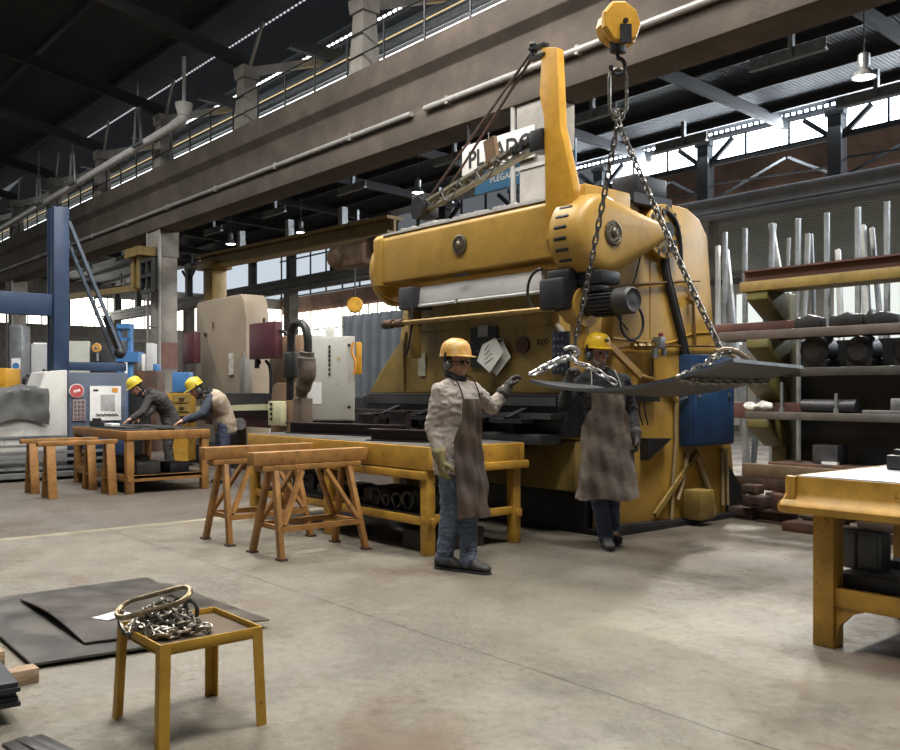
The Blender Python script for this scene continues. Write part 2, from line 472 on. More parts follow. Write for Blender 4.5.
# near bay roof
def zr(y): return 10.0+.165*(10.3-y)
m = MB(); m.poly([(XE, 10.3, zr(10.3)), (8, 10.3, zr(10.3)), (8, -4, zr(-4)), (XE, -4, zr(-4))], (0, 0, .06)); struct(m.build('ceiling', ROOF, smooth=0))
for k, y in enumerate((9.3, 7.2, 5.1, 3.0, .9, -1.5)):
    m = MB(); m.bx((XE, y-.06, zr(y)-.2), (4, y+.06, zr(y)-.01)); struct(m.build('roof_purlin', PURLIN, smooth=0))
# clerestory eave with daylight showing through the ends of the sheeting
m = MB()
for i in range(140):
    x = -32+i*.17
    m.box((x, 10.36, zr(10.3)-.03), (.075, .03, .032))
struct(m.build('eave_daylight_slots', glow('eave_daylight', (.95, .95, 1), .65), smooth=0))
# runway beam
def runway(y, x0, x1, z0, z1, name, mat, w=.34):
    m = MB(); f = (z1-z0)
    m.prism([(y-w, z0), (y+w, z0), (y+w, z0+f*.25), (y+w*.55, z0+f*.36), (y+w*.55, z0+f*.66), (y+w, z0+f*.74), (y+w, z1), (y-w, z1), (y-w, z0+f*.74), (y-w*.55, z0+f*.66), (y-w*.55, z0+f*.36), (y-w, z0+f*.25)], 'X', x0, x1, bev=.02)
    return struct(m.build(name, mat))
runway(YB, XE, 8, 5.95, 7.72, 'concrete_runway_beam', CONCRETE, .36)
post_x = [-10.03-5.06*k for k in range(-3, 12)]
for i, x in enumerate(post_x):
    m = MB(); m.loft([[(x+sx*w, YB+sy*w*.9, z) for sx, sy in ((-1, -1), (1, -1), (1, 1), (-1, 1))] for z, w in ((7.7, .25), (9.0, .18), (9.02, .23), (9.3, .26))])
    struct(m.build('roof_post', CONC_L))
    m = MB(); m.beam((x, YB, 9.42), (x, -4, zr(-4)-.32), .16, .3); struct(m.build('roof_rafter', PURLIN, smooth=0))
    m = MB(); m.beam((x, YB, 9.2), (x, 12.7, 10.0), .14, .2); m.beam((x+.1, YB, 9.2), (x+1.3, 10.25, 10.0), .06, .08); struct(m.build('roof_strut', CONC_L, smooth=0))
for k, x in enumerate([x for i, x in enumerate(post_x) if i % 3 == 0]):
    m = MB()
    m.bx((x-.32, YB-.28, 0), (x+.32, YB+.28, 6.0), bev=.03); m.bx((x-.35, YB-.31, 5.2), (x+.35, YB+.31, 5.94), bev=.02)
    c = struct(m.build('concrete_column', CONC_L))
    m = MB()
    for dx in (-.43, .42): m.cyl((x+dx, YB-.3, .0), (x+dx, YB-.3, 6.5), .045, seg=10)
    for z in (1.5, 3.2, 4.9): m.bx((x-.46, YB-.3, z), (x+.46, YB-.281, z+.06))
    m.build('riser_pipes', CONDUIT, c)
# guard rail on the beam
m = MB()
for x in [a*1.26-62 for a in range(50)]: m.cyl((x, YB-.22, 7.7), (x, YB-.22, 8.55), .025, seg=6)
for z in (8.1, 8.55): m.cyl((XE, YB-.22, z), (3, YB-.22, z), .018, seg=6)
struct(m.build('beam_guard_rail', BLACK, smooth=0))
# long conduit along the beam
m = MB(); m.tube([(XE, YB-.42, 6.42), (-13.0, YB-.42, 6.42)], .05, 10); m.tube([(-12.6, YB-.42, 6.42), (6, YB-.42, 6.42)], .053, 10)
for x in range(-60, 4, 3): m.bx((x, YB-.46, 6.35), (x+.06, YB-.362, 6.49))
tag(m.build('conduit', CONDUIT), 'long pale conduit pipe running along the side of the concrete beam', 'pipe')
# lean-to slope of the next roof seen over the beam
m = MB(); m.poly([(XE, 10.95, 7.85), (8, 10.95, 7.85), (8, 13.1, 10.2), (XE, 13.1, 10.2)], (0, 0, .05)); struct(m.build('trim_1', corrugated('grey_slope_sheet', (.22, .22, .21), 0, 3, .5, .5, .3, .4), smooth=0))
m = MB(); m.poly([(XE, 13.1, 10.2), (8, 13.1, 10.2), (8, 20, 18.6), (XE, 20, 18.6)], (0, 0, .05)); struct(m.build('trim_2', ROOF, smooth=0))
m = MB(); m.poly([(XE, 12.35, 9.42), (6, 12.35, 9.42), (6, 12.62, 9.72), (XE, 12.62, 9.72)], (0, -.04, .04)); struct(m.build('window_1', YSTRIP, smooth=0))
m = MB(); m.poly([(-60, 11.5, 8.50), (-2, 11.5, 8.50), (-2, 11.56, 8.57), (-60, 11.56, 8.57)], (0, -.03, .03)); m.poly([(-60, 11.95, 9.0), (-2, 11.95, 9.0), (-2, 12.0, 9.05), (-60, 12.0, 9.05)], (0, -.03, .03)); struct(m.build('window_2', SKYG, smooth=0))
m = MB()
for y, z, r in ((11.15, 8.25, .07), (11.3, 8.6, .05), (11.75, 9.0, .09), (12.2, 9.5, .06), (13.3, 10.9, .1)): m.cyl((XE, y, z), (6, y, z), r, seg=8)
struct(m.build('roof_pipes', GALV))
m = MB()
for i in range(160): m.box((-40+i*.22, 13.6, 10.95), (.12, .03, .05))
struct(m.build('ridge_daylight_slots', SKYG, smooth=0))
# far bay
m = MB(); m.poly([(XE, 13.1, 10.15), (8, 13.1, 10.15), (8, Y2+.3, 9.55), (XE, Y2+.3, 9.55)], (0, 0, .05)); struct(m.build('ceiling', ROOF2, smooth=0))
def zf(y): return 10.15-.6*(y-13.1)/12.2
for y in (14.5, 16.4, 18.3, 20.2, 22.1, 24):
    m = MB(); m.bx((XE, y-.05, zf(y)-.2), (8, y+.05, zf(y)-.01)); struct(m.build('roof_purlin', TRUSS, smooth=0))
for x in [-9.0-5*k for k in range(-3, 10)]:
    m = MB(); m.beam((x, 11, 9.75), (x, Y2, 9.3), .16, .3)
    struct(m.build('roof_truss', TRUSS, smooth=0))
    m = MB()
    for y in (12.6, 16.2, 19.8):
        m.bx((x-.9, y, 7.75), (x+.7, y+.12, 7.8)); m.bx((x-.9, y+.05, 7.8), (x+.7, y+.07, 8.0)); m.bx((x-.05, y, 7.8), (x+.05, y+.1, 8.4))
    struct(m.build('service_bracket', GALV, smooth=0))
runway(Y2, XE, 14, 6.75, 7.45, 'far_runway_beam', M('blue_grey_concrete', (.24, .25, .26), .8, var=.2, vs=1), .3)
p2 = [-16.8+4.35*k for k in range(-13, 8)]
for x in p2:
    m = MB(); m.bx((x-.2, Y2-.18, 7.4), (x+.2, Y2+.18, 9.55)); m.bx((x-.28, Y2-.2, 9.2), (x+.28, Y2+.2, 9.55)); m.beam((x, Y2, 8.5), (x+1.0, Y2, 9.3), .12, .14); m.beam((x, Y2, 8.5), (x-1.0, Y2, 9.3), .12, .14)
    struct(m.build('far_roof_post', TRUSS, smooth=0))
for x in p2[1::3]:
    m = MB(); m.bx((x-.3, Y2-.28, 0), (x+.3, Y2+.28, 6.8)); struct(m.build('far_column', CONC_L, smooth=0))
for k in range(8, 20):
    x = p2[k]
    if x < -22: continue
    m = MB(); m.beam((x, Y2+.3, 7.5), (x+2.1, Y2+1.2, 8.65), .07, .07); m.beam((x+4.3, Y2+.3, 7.5), (x+2.2, Y2+1.2, 8.65), .07, .07); m.beam((x+.1, Y2+.3, 8.05), (x+4.2, Y2+.35, 7.85), .05, .05); m.beam((x, Y2, 8.6), (x+4.35, Y2, 8.6), .1, .1); struct(m.build('roof_brace', STEEL_G if k % 2 else TRUSS, smooth=0))
# clerestory glazing of the far bay and its slots
n = 0
for a, b in zip(p2, p2[1:]):
    if a < -22: continue
    m = MB(); m.bx((a+.25, Y2+.05, 8.72), (b-.25, Y2+.09, 9.36)); n += 1; w = struct(m.build('window_%d' % (n+2), SKYG2, smooth=0))
    m = MB()
    for q in (.33, .66): m.bx((a+(b-a)*q-.03, Y2, 8.7), (a+(b-a)*q+.03, Y2+.05, 9.4))
    m.bx((a, Y2-.02, 8.62), (b, Y2+.06, 8.72)); m.build('window_frame', TRUSS, w, smooth=0)
m = MB()
for i in range(150): m.box((-26+i*.2, Y2-.32, 9.47), (.1, .03, .07))
struct(m.build('clerestory_daylight_slots', SKYG2, smooth=0))
# third bay seen under and over the far runway beam
m = MB(); m.bx((XE, 39.8, 0), (14, 40, 13)); struct(m.build('wall_back', WALL_B, smooth=0))
m = MB(); m.poly([(-30, Y2+.4, 7.2), (14, Y2+.4, 7.2), (14, 32, 6.0), (-30, 32, 6.0)], (0, 0, .05)); struct(m.build('trim_3', corrugated('pale_lean_to_sheet', (.42, .44, .40), 1, 1.6, .8, .6, .15, .4), smooth=0))
m = MB(); m.bx((-30, 32, 0), (14, 32.2, 6.1)); struct(m.build('wall_right', WALL_L, smooth=0))
m = MB()
for x in range(-28, 14, 4):
    m.bx((x, 31.9, 3.2), (x+2.3, 31.99, 5.2))
struct(m.build('window_30', glow('pale_daylight_glazing', (.9, .95, .9), 1.0), smooth=0))
m = MB(); m.bx((XE+.06, 27, 9.4), (XE+.1, 39.7, 14.5)); struct(m.build('window_28', glow('pale_translucent_sheet', (.80, .90, 1), .75), smooth=0))
m = MB(); m.bx((XE+.3, 39.7, 9.4), (-53, 39.75, 14.5)); w = struct(m.build('window_29', bpy.data.materials['pale_translucent_sheet'], smooth=0))
m = MB()
for k in range(13): m.bx((XE+.3+k*2.4, 39.6, 9.4), (XE+.45+k*2.4, 39.68, 14.5))
for z in (9.4, 11, 12.6): m.bx((XE, 39.6, z), (-40, 39.68, z+.12))
m.build('window_frame', TRUSS, w, smooth=0)
m = MB(); m.bx((XE+.3, 39.7, 5.2), (-40, 39.75, 8.0)); w = struct(m.build('window_27', SKYW, smooth=0))
m = MB()
for k in range(26): m.bx((XE+.3+k*1.2, 39.6, 5.2), (XE+.4+k*1.2, 39.68, 8.0))
m.bx((XE, 39.6, 6.4), (-40, 39.68, 6.5)); m.build('window_frame', CONC_L, w, smooth=0)
# end wall of the hall with its window band
m = MB(); m.bx((XE-.2, -9, 0), (XE, 41, 6.3)); m.bx((XE-.2, -9, 8.5), (XE, 41, 15)); struct(m.build('wall_left', CORR, smooth=0))
for k in range(13):
    y = -9+k*3.85
    m = MB(); m.bx((XE-.1, y+.12, 6.3), (XE-.05, y+3.75, 8.5)); w = struct(m.build('window_%d' % (31+k), SKYW, smooth=0))
    m = MB()
    for q in (.25, .5, .75): m.bx((XE-.06, y+3.85*q-.04, 6.3), (XE, y+3.85*q+.04, 8.5))
    m.bx((XE-.1, y-.12, 6.3), (XE+.02, y+.12, 8.5)); m.build('window_frame', TRUSS, w, smooth=0)
m = MB(); m.bx((XE, -9, 5.2), (XE+.05, 41, 5.45)); struct(m.build('trim_4', CONDUIT, smooth=0))
for k, (ya, yb) in enumerate(((17.6, 19.0), (19.3, 21.6), (23.6, 26.2))):
    m = MB(); m.bx((XE+.0, ya, .0), (XE+.06, yb, 4.9)); struct(m.build('door_%d' % (k+1), glow('daylit_door_%d' % k, (.95, .97, 1), 1.0), smooth=0))

# ---------------------------------------------------------------- lamps and daylight
def lamp(p, label, energy, top):
    t = thing('pendant_lamp', label, 'lamp', p, 'high bay lamps')
    m = MB(); m.lathe([(.08, .18), (.1, .26), (.1, .42), (.04, .46)], p); m.build('ballast_housing', GALV, t)
    m = MB(); m.lathe([(.20, 0), (.21, .0), (.2, .04), (.12, .14), (.08, .19), (.075, .19), (.11, .13), (.19, .02), (.2, 0)], p, cap=False); m.build('reflector', STEEL_G, t)
    m = MB(); m.lathe([(0, -.02), (.1, -.012), (.17, .01), (.185, .03), (0, .06)], p); m.build('lens', LAMPB, t)
    m = MB(); m.cyl(V(p)+V((0, 0, .45)), (p[0], p[1], top), .012, seg=6); m.build('suspension_rod', BLACK, t)
    ld = bpy.data.lights.new('high_bay', 'AREA'); ld.shape = 'DISK'; ld.size = .4; ld.energy = energy; ld.color = (1, .93, .82)
    o = bpy.data.objects.new('high_bay_light', ld); COL.objects.link(o); o.location = V(p)-V((0, 0, .03))
lamp(at(864, 78, Y=16), 'pendant high bay lamp hanging at upper right before the blue-lit roof', 700, 9.9)
lamp(at(301, 233, Y=18), 'small glaring pendant lamp hanging above the yellow gantry girder', 700, 9.75)
lamp(at(418, 193, Y=18), 'pinpoint pendant lamp hanging above the left end of the press ram', 900, 9.75)
lamp((-8.6, 14.2, 7.7), 'added pendant lamp hidden behind the concrete beam above the press', 800, 10.05)  # unseen lamp, added only for the light it throws on the floor
lamp((-33, 16.5, 7.2), 'distant pendant lamp left of the brightest one under the far roof', 500, 9.8)

def added_skylight(x, y, sx, sy, e, col=(1, .97, .92)):  # area light added under the near roof, out of view
    ld = bpy.data.lights.new('added_roof_light', 'AREA'); ld.shape = 'RECTANGLE'; ld.size = sx; ld.size_y = sy; ld.energy = e; ld.color = col
    o = bpy.data.objects.new('added_roof_light', ld); COL.objects.link(o); o.location = (x, y, zr(y)-.25)
ADDED_SKYL = [(-2.2, 2.0, 2.2, 3.0, 950), (-11.0, 6.2, 3.0, 2.2, 1150), (-2.6, 7.2, 3.0, 2.2, 950), (-9.5, 1.5, 2.2, 3.0, 600), (-17, 3.5, 2.2, 3.0, 550), (-26, 3.5, 2.2, 3.0, 550)]  # unseen roof lights, placed for floor sheen and lighting the press
for i, a in enumerate(ADDED_SKYL):
    added_skylight(*a)
    m = MB(); x, y, sx, sy = a[:4]; m.poly([(x-sx/2, y-sy/2, zr(y-sy/2)-.03), (x+sx/2, y-sy/2, zr(y-sy/2)-.03), (x+sx/2, y+sy/2, zr(y+sy/2)-.03), (x-sx/2, y+sy/2, zr(y+sy/2)-.03)], (0, 0, .02)); struct(m.build('window_%d' % (50+i), SKYG, smooth=0))  # glowing panel added in the roof above each added light
ld = bpy.data.lights.new('far_roof_light', 'AREA'); ld.shape = 'RECTANGLE'; ld.size = 40; ld.size_y = .8; ld.energy = 2200; ld.color = (.86, .93, 1)
o = bpy.data.objects.new('clerestory_daylight', ld); COL.objects.link(o); o.location = (-6, Y2-.25, 9.05); o.rotation_euler = (math.radians(-68), 0, 0)

ld = bpy.data.lights.new('third_bay_light', 'AREA'); ld.shape = 'RECTANGLE'; ld.size = 40; ld.size_y = 3; ld.energy = 2600; ld.color = (.92, .96, 1)  # fill light added to brighten the lean-to sheet and back wall
o = bpy.data.objects.new('third_bay_fill', ld); COL.objects.link(o); o.location = (-10, 36, 12.8); o.rotation_euler = (math.radians(-20), 0, 0)
w = bpy.data.worlds.new('World'); SC.world = w; w.use_nodes = True
bg = w.node_tree.nodes['Background']; bg.inputs[0].default_value = (.82, .9, 1, 1); bg.inputs[1].default_value = .14

cam = bpy.data.cameras.new('Camera'); cam.lens = 36; cam.sensor_width = 36; cam.shift_y = 16/900; cam.clip_end = 300
co = bpy.data.objects.new('Camera', cam); COL.objects.link(co); co.location = (0, 0, H); co.rotation_euler = (PI/2, 0, math.atan2(-FW.x, FW.y)); SC.camera = co
SC.view_settings.view_transform = 'Standard'; SC.view_settings.look = 'None'; SC.view_settings.gamma = 1; SC.view_settings.exposure = -0.02
SC.cycles.max_bounces = 6; SC.cycles.diffuse_bounces = 3; SC.cycles.glossy_bounces = 3; SC.cycles.sample_clamp_indirect = 4; SC.cycles.caustics_reflective = False; SC.cycles.caustics_refractive = False
# ---------------------------------------------------------------- big press brake
PX = -5.5      # plane of its right-hand side frame
press = thing('press_brake', 'huge yellow press brake behind the two standing workers', 'machine', (-7.0, 7.2, 0))
def sidepts(px): return [(at(u, v, X=PX).y, max(0, at(u, v, X=PX).z)) for u, v in px]
out = [(604, 533), (606, 470), (611, 420), (612, 335), (618, 270), (640, 215), (655, 205), (672, 204), (688, 208), (700, 219), (708, 236), (715, 338), (724, 352), (738, 517)]
pr = sidepts(out); pr[0] = (pr[0][0], 0); pr[-1] = (pr[-1][0], 0)
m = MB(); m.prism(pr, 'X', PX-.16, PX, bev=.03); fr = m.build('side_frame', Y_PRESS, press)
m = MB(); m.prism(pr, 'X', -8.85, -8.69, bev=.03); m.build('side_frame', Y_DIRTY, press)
# shallow swage line on the frame
m = MB(); a = at(640, 372, X=PX); b = at(718, 338, X=PX); m.tube([at(612, 338, X=PX), at(640, 341, X=PX), at(668, 345, X=PX), at(690, 333, X=PX), at(714, 332, X=PX)], .012, 6, smooth=2); m.tube([at(650, 232, X=PX), at(650, 300, X=PX), at(650, 345, X=PX)], .008, 6); m.build('weld_seam', Y_PRESS, fr)
# ram
m = MB(); m.prism([(5.95, 2.57), (5.95, 3.05), (6.0, 3.10), (6.55, 3.10), (6.6, 3.05), (6.6, 2.57)], 'X', -8.28, -5.55, bev=.02)
m.prism([(5.93, 2.54), (5.93, 3.07), (5.98, 3.12), (6.58, 3.12), (6.62, 3.07), (6.62, 2.54)], 'X', -8.36, -8.2, bev=.02)
m.build('ram', Y_PRESS, press)
m = MB(); m.bx((-8.25, 5.97, 3.10), (-5.6, 6.58, 3.125))
rng = random.Random(3)
for i in range(26): m.box((rng.uniform(-7.9, -6.1), 6.02, 3.13), (rng.uniform(.05, .16), .06, rng.uniform(.015, .05)), rot=rng.uniform(-.4, .4))
m.build('ram_top_ledge', WHITEM, press)
# round badges on ram and cover
def badge(c, ax, r, parent):
    c = V(c); ax = V(ax)
    m = MB(); m.lathe([(0, 0), (r, 0), (r, .015), (r*.86, .022), (r*.82, .012), (r*.5, .014), (0, .014)], c, ax, 28); o = m.build('badge', BADGE, parent)
    m = MB(); s = ax.orthogonal().normalized(); t = ax.cross(s)
    for k in range(16):
        a = 2*PI*k/16; m.box(c+ax*.016+(s*math.cos(a)+t*math.sin(a))*r*.67, (r*.1,)*3)
    m.ball(c+ax*.016, (r*.28, r*.28, r*.4)); m.ball(c+ax*.016+V((0, 0, r*.3)), r*.16); m.build('relief', BADGE, o)
badge(at(460, 245, Y=5.945), (0, -1, 0), .105, press)
# small worn lettering plate under the ram badge
m = MB(); p = at(462, 275, Y=5.945); m.box(p, (.22, .01, .025)); m.build('name_plate', STEEL_B, press)
# right gear cover: rounded teardrop with louvres
X0, X1 = PX, PX+.34
cc = at(607, 235, X=X1); R = .385; tip = at(664, 233, X=X1)
def tear(x, k, s=1.0):
    P = []
    L = (tip.y-cc.y)
    ang = math.acos(min(.98, (R-.09)/L))
    for i in range(33):
        a = ang+(2*PI-2*ang)*i/32; P.append((cc.y+k*R*math.cos(a)*s, cc.z+k*R*math.sin(a)))
    for i in range(9):
        a = -ang+2*ang*i/8; P.append((tip.y-(1-k)*.25+.10*k*math.cos(a)*1.0, cc.z+(tip.z-cc.z)+.10*k*math.sin(a)))
    return [V((x, y, z)) for y, z in P]
m = MB(); m.loft([tear(X0, 1.0), tear(X0+.18, 1.0), tear(X0+.26, .97), tear(X0+.31, .92), tear(X0+.34, .83), tear(X0+.355, .6), tear(X0+.36, .3)])
gc = m.build('gear_cover', Y_PRESS, press, smooth=.9)
m = MB()
for k in range(6):
    a = math.radians(142+k*15)
    c = V((X0+.13, cc.y+R*1.0*math.cos(a), cc.z+R*1.0*math.sin(a))); tn = V((0, math.cos(a), math.sin(a)))
    rot = tn.to_track_quat('Z', 'X').to_matrix().to_4x4()
    m.box(c+tn*-.002, (.15, .030, .016), rot=Matrix((V((1, 0, 0)), tn.cross(V((1, 0, 0))), tn)).transposed().to_4x4(), bev=.012)
m.build('louvre', STEEL_B, gc)
badge((X1+.015, cc.y+.06, cc.z+.02), (1, 0, 0), .115, gc)
m = MB(); yl = 6.28
m.loft([[V((-8.36-q, yl+k*.33*math.cos(a), 2.74+k*.40*math.sin(a))) for a in [2*PI*i/28 for i in range(28)]] for q, k in ((0, 1), (.07, 1), (.12, .95), (.15, .84), (.16, .4))])
m.lathe([(.36, 0), (.36, .03), (.3, .04), (0, .04)], (-8.32, yl, 2.74), (-1, 0, 0), 28)
m.build('gear_cover', Y_PRESS, press, smooth=.9)
# yellow shroud block behind the cover top
m = MB(); m.bx((PX-.02, 6.1, 2.85), (PX+.16, 6.75, 3.22), bev=.03); m.build('shroud', Y_PRESS, press)
# hub ring with its sectors
hc = at(660, 232, X=PX+.02)
m = MB(); m.lathe([(.10, 0), (.27, 0), (.27, .05), (.26, .06), (.10, .06)], hc, (1, 0, 0), 32); hub = m.build('hub_ring', Y_PRESS, press)
m = MB(); m.lathe([(0, .0), (.085, .0), (.085, .11), (0, .11)], hc, (1, 0, 0), 20); m.build('shaft_end', BLACK, hub)
m = MB()
for k in range(11):
    a = 2*PI*k/11; q = hc+V((.062, .185*math.cos(a), .185*math.sin(a)))
    m.lathe([(0, 0), (.028, 0), (.028, .012), (0, .012)], q, (1, 0, 0), 10); q2 = hc+V((.06, .23*math.cos(a+.28), .23*math.sin(a+.28))); m.box(q2, (.02, .05, .03), rot=Matrix.Rotation(a+.28, 4, 'X'))
m.build('bolt_circle', STEEL_B, hub)
m = MB(); p = at(633, 190, X=PX-.1); m.box((PX-.1, p.y+.1, p.z+.02), (.3, .5, .2), bev=.02); m.box((PX-.1, p.y+.1, p.z-.12), (.34, .6, .1)); m.build('brake_housing', BLACK, press)
m = MB(); m.tube([(PX+.02, cc.y+.25, 3.27), (PX+.03, cc.y+.6, 3.2), (PX+.04, hc.y-.1, 3.17), (PX+.1, hc.y+.1, 3.12), (PX+.1, hc.y+.22, 2.95), (PX+.08, hc.y+.27, 2.6)], .022, 8, smooth=2); m.build('hose', RUBBER, press)
# front plate between ram and bed, flared at its foot
YA = 6.32
def fp(u, v): p = at(u, v, Y=YA); return (p.x, p.z)
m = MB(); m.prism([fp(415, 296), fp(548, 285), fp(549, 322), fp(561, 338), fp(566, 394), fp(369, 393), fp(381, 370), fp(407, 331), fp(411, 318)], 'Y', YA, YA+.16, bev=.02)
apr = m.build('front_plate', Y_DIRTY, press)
m = MB(); m.tube([at(408, 333, Y=YA-.005), at(470, 329.5, Y=YA-.005), at(549, 325, Y=YA-.005)], .008, 6); m.tube([at(404, 391, Y=YA-.01), at(404, 345, Y=YA-.01), at(407, 332, Y=YA-.01)], .02, 8); m.build('plate_seam', Y_DIRTY, apr)
# light bar under the ram
m = MB(); a0 = at(416, 300, Y=6.0); b0 = at(543, 285, Y=6.0)
m.prism([(6.0, 2.30), (6.02, 2.48), (6.3, 2.52), (6.3, 2.44), (6.06, 2.29)], 'X', -7.95, -5.8, bev=.005); lb = m.build('light_bar', WHITEM, press)
m = MB(); m.cyl((-7.95, 6.0, 2.275), (-7.0, 6.0, 2.275), .018, seg=8); m.cyl((-6.95, 6.0, 2.275), (-5.8, 6.0, 2.275), .018, seg=8); m.build('lamp_tube', PAPERW, lb)
# guard rod with its brackets
m = MB(); p = at(404, 324, Y=5.86); q = at(556, 307, Y=5.86); z = (p.z+q.z)/2
m.cyl((p.x-.25, 5.86, z), (q.x, 5.86, z), .026, seg=12); gr = m.build('guard_rod', BRASS, press)
m = MB(); m.cyl((p.x-.36, 5.86, z), (p.x-.2, 5.86, z), .05, seg=14, bev=.01); m.cyl((p.x-.14, 5.86, z), (p.x-.02, 5.86, z), .045, seg=14, bev=.01); m.build('end_knob', RUST, gr)
m = MB(); m.box((p.x-.04, 6.05, 2.36), (.24, .3, .24), bev=.02); m.build('rod_bracket', M('dark_grey_bracket', (.055, .055, .065), .5), press)
m = MB(); m.bx((p.x-.12, 6.0, 1.72), (p.x-.02, 6.12, 2.26), bev=.01); m.build('bracket_post', Y_DIRTY, press)
m = MB(); m.tube([(p.x+.1, 5.9, 2.3), (p.x+.12, 5.88, 2.1), (p.x+.06, 5.88, 1.85), (p.x-.02, 5.9, 1.75)], .014, 6, smooth=2); m.build('cable', RUBBER, press)
m = MB(); c = at(562, 295, Y=5.95); m.box(c, (.3, .3, .28), bev=.03); m.box(c+V((.02, .05, .16)), (.26, .26, .12), bev=.02); m.box(c+V((.26, .16, .13)), (.34, .26, .12), bev=.02); m.build('ram_adjuster', BLACK, press)
m = MB(); c = at(540, 290, Y=5.9); m.tube([c+V((.06*0+.16*math.cos(a), 0, .19*math.sin(a))) for a in [PI*.45+k*.32 for k in range(13)]], .014, 6, smooth=1); m.build('cable', RUBBER, press)
# drive motor
mc = at(590, 304, Y=6.1); mz = mc.z
m = MB(); m.cyl((mc.x-.03, 6.1, mz), (mc.x+.34, 6.1, mz), .108, seg=26, bev=.012)
for k in range(22):
    a = 2*PI*k/22; m.box((mc.x+.2, 6.1+.112*math.cos(a), mz+.112*math.sin(a)), (.26, .010, .024), rot=Matrix.Rotation(a+PI/2, 4, 'X'))
m.box((mc.x+.15, 6.04, mz+.12), (.14, .12, .05), bev=.01); mot = m.build('motor', BLACK, press)
m = MB(); m.lathe([(.118, 0), (.118, .14), (.10, .165), (.085, .155), (.04, .155), (0, .165)], (mc.x+.32, 6.1, mz), (1, 0, 0), 24); m.build('fan_cover', M('motor_end_cap', (.04, .038, .036), .5), mot)
m = MB(); m.lathe([(.06, -.32), (.15, -.2), (.19, -.08), (.185, 0), (0, 0)], (mc.x-.02, 6.1, mz-.02), (1, 0, 0), 24); m.cyl((mc.x-.12, 6.1, mz-.1), (mc.x-.12, 6.1, 1.5), .085, seg=14); m.build('gear_housing', Y_PRESS, mot)
m = MB(); c = at(632, 322, X=PX+.12); m.tube([c+V((0, .17*math.cos(a), .17*math.sin(a))) for a in [2*PI*k/20 for k in range(20)]], .014, 6, closed=True); m.tube([at(628, 330, X=PX+.1), at(620, 320, X=PX+.1), at(612, 308, X=PX+.1)], .01, 6); m.build('coiled_cable', RUBBER, press)
# pipework on the frame
xq = PX+.03
def Q(*pts): return [at(u, v, X=xq) for u, v in pts]
m = MB(); m.tube(Q((575, 289), (620, 286), (685, 281), (692, 284), (693, 296), (695, 346)), .016, 8); m.tube(Q((611, 348), (650, 346), (720, 346)), .012, 8); m.tube(Q((700, 281), (690, 281)), .01, 6); m.build('copper_pipe', M('old_copper_pipe', (.22, .12, .04), .45, .5), press)
m = MB(); m.lathe([(0, -.05), (.035, -.05), (.035, .05), (0, .05)], at(691, 299, X=xq+.02), (0, 0, 1), 10); m.box(at(691, 299, X=xq+.04), (.06, .12, .03)); m.build('pipe_valve', BRASS, press)
m = MB(); m.tube(Q((665, 205), (663, 262), (672, 300), (681, 335), (685, 362)), .035, 8, smooth=2); m.tube(Q((668, 210), (666, 262), (676, 300), (684, 335), (690, 362)), .02, 8, smooth=2); m.build('cable_bundle', RUBBER, press)
for P_ in (Q((641, 255), (636, 275), (630, 292)), Q((652, 340), (653, 372), (650, 380))):
    m = MB(); m.tube(P_, .007, 6); m.build('thin_cable', RUBBER, press)
m = MB(); c = at(656, 347, X=xq+.05)
for k in range(7): m.lathe([(0, -.03), (.03+.012*(k % 2), -.03), (.03+.012*(k % 2), .03), (0, .03)], at(634+k*4.2, 346, X=xq+.05), (0, 1, 0), 10)
m.build('manifold', BRASS, press)
m = MB(); m.box(at(659, 343, X=xq+.08), (.1, .08, .12), bev=.01); m.cyl(at(655, 348, X=xq+.09), at(655, 358, X=xq+.09), .03, seg=12); m.cyl(at(664, 348, X=xq+.09), at(664, 356, X=xq+.09), .028, seg=12); vb = m.build('air_filter', GALV, press)
m = MB(); m.cyl(at(661, 341, X=xq+.08), at(661, 333, X=xq+.08), .025, seg=12, bev=.006); m.build('pressure_cap', M('dark_red_cap', (.2, .02, .02), .4), vb)
m = MB(); m.beam(at(607, 343, X=PX+.1), at(640, 376, X=PX+.1), .05, .06); m.tube(Q((640, 376), (655, 380), (668, 388), (676, 400)), .028, 8, smooth=1); m.build('lever_arm', M('tan_arm', (.42, .25, .09), .5), press)
m = MB(); m.beam(at(632, 397, X=PX+.05), at(658, 397, X=PX+.05), .05, .09); 
for k in range(3): m.tube([at(636+k*4, 402, X=PX+.05), at(633+k*6, 412, X=PX+.07), at(638+k*5, 425, X=PX+.05)], .008, 6, smooth=1)
m.build('tool_hook_rail', STEEL_B, press)
m = MB(); m.prism([(at(640, 438, X=PX).y, at(640, 438, X=PX).z), (at(664, 438, X=PX).y, at(664, 438, X=PX).z), (at(640, 455, X=PX).y, at(640, 460, X=PX).z)], 'X', PX, PX+.10); m.build('support_bracket', STEEL_B, press)
m = MB(); m.tube(Q((676, 400), (676, 440), (673, 480), (672, 512), (671, 524)), .018, 8); m.tube(Q((697, 455), (705, 480), (712, 500), (713, 518)), .035, 8, smooth=1); m.tube(Q((688, 450), (684, 480), (678, 500)), .02, 8, smooth=1); m.tube(Q((722, 448), (723, 505)), .02, 8); m.tube(Q((727, 448), (728, 505)), .015, 8); m.build('conduit', M('dusty_conduit', (.30, .22, .11), .6), press)
m = MB(); m.beam(at(698, 452, X=PX+.04), at(655, 515, X=PX+.04), .03, .05); m.build('brace', Y_DIRTY, press)
c = at(699, 510, X=PX+.16); m = MB(); m.box(c+V((0, 0, .06)), (.22, .24, .3), bev=.02); m.build('junction_box', Y_DIRTY, press)
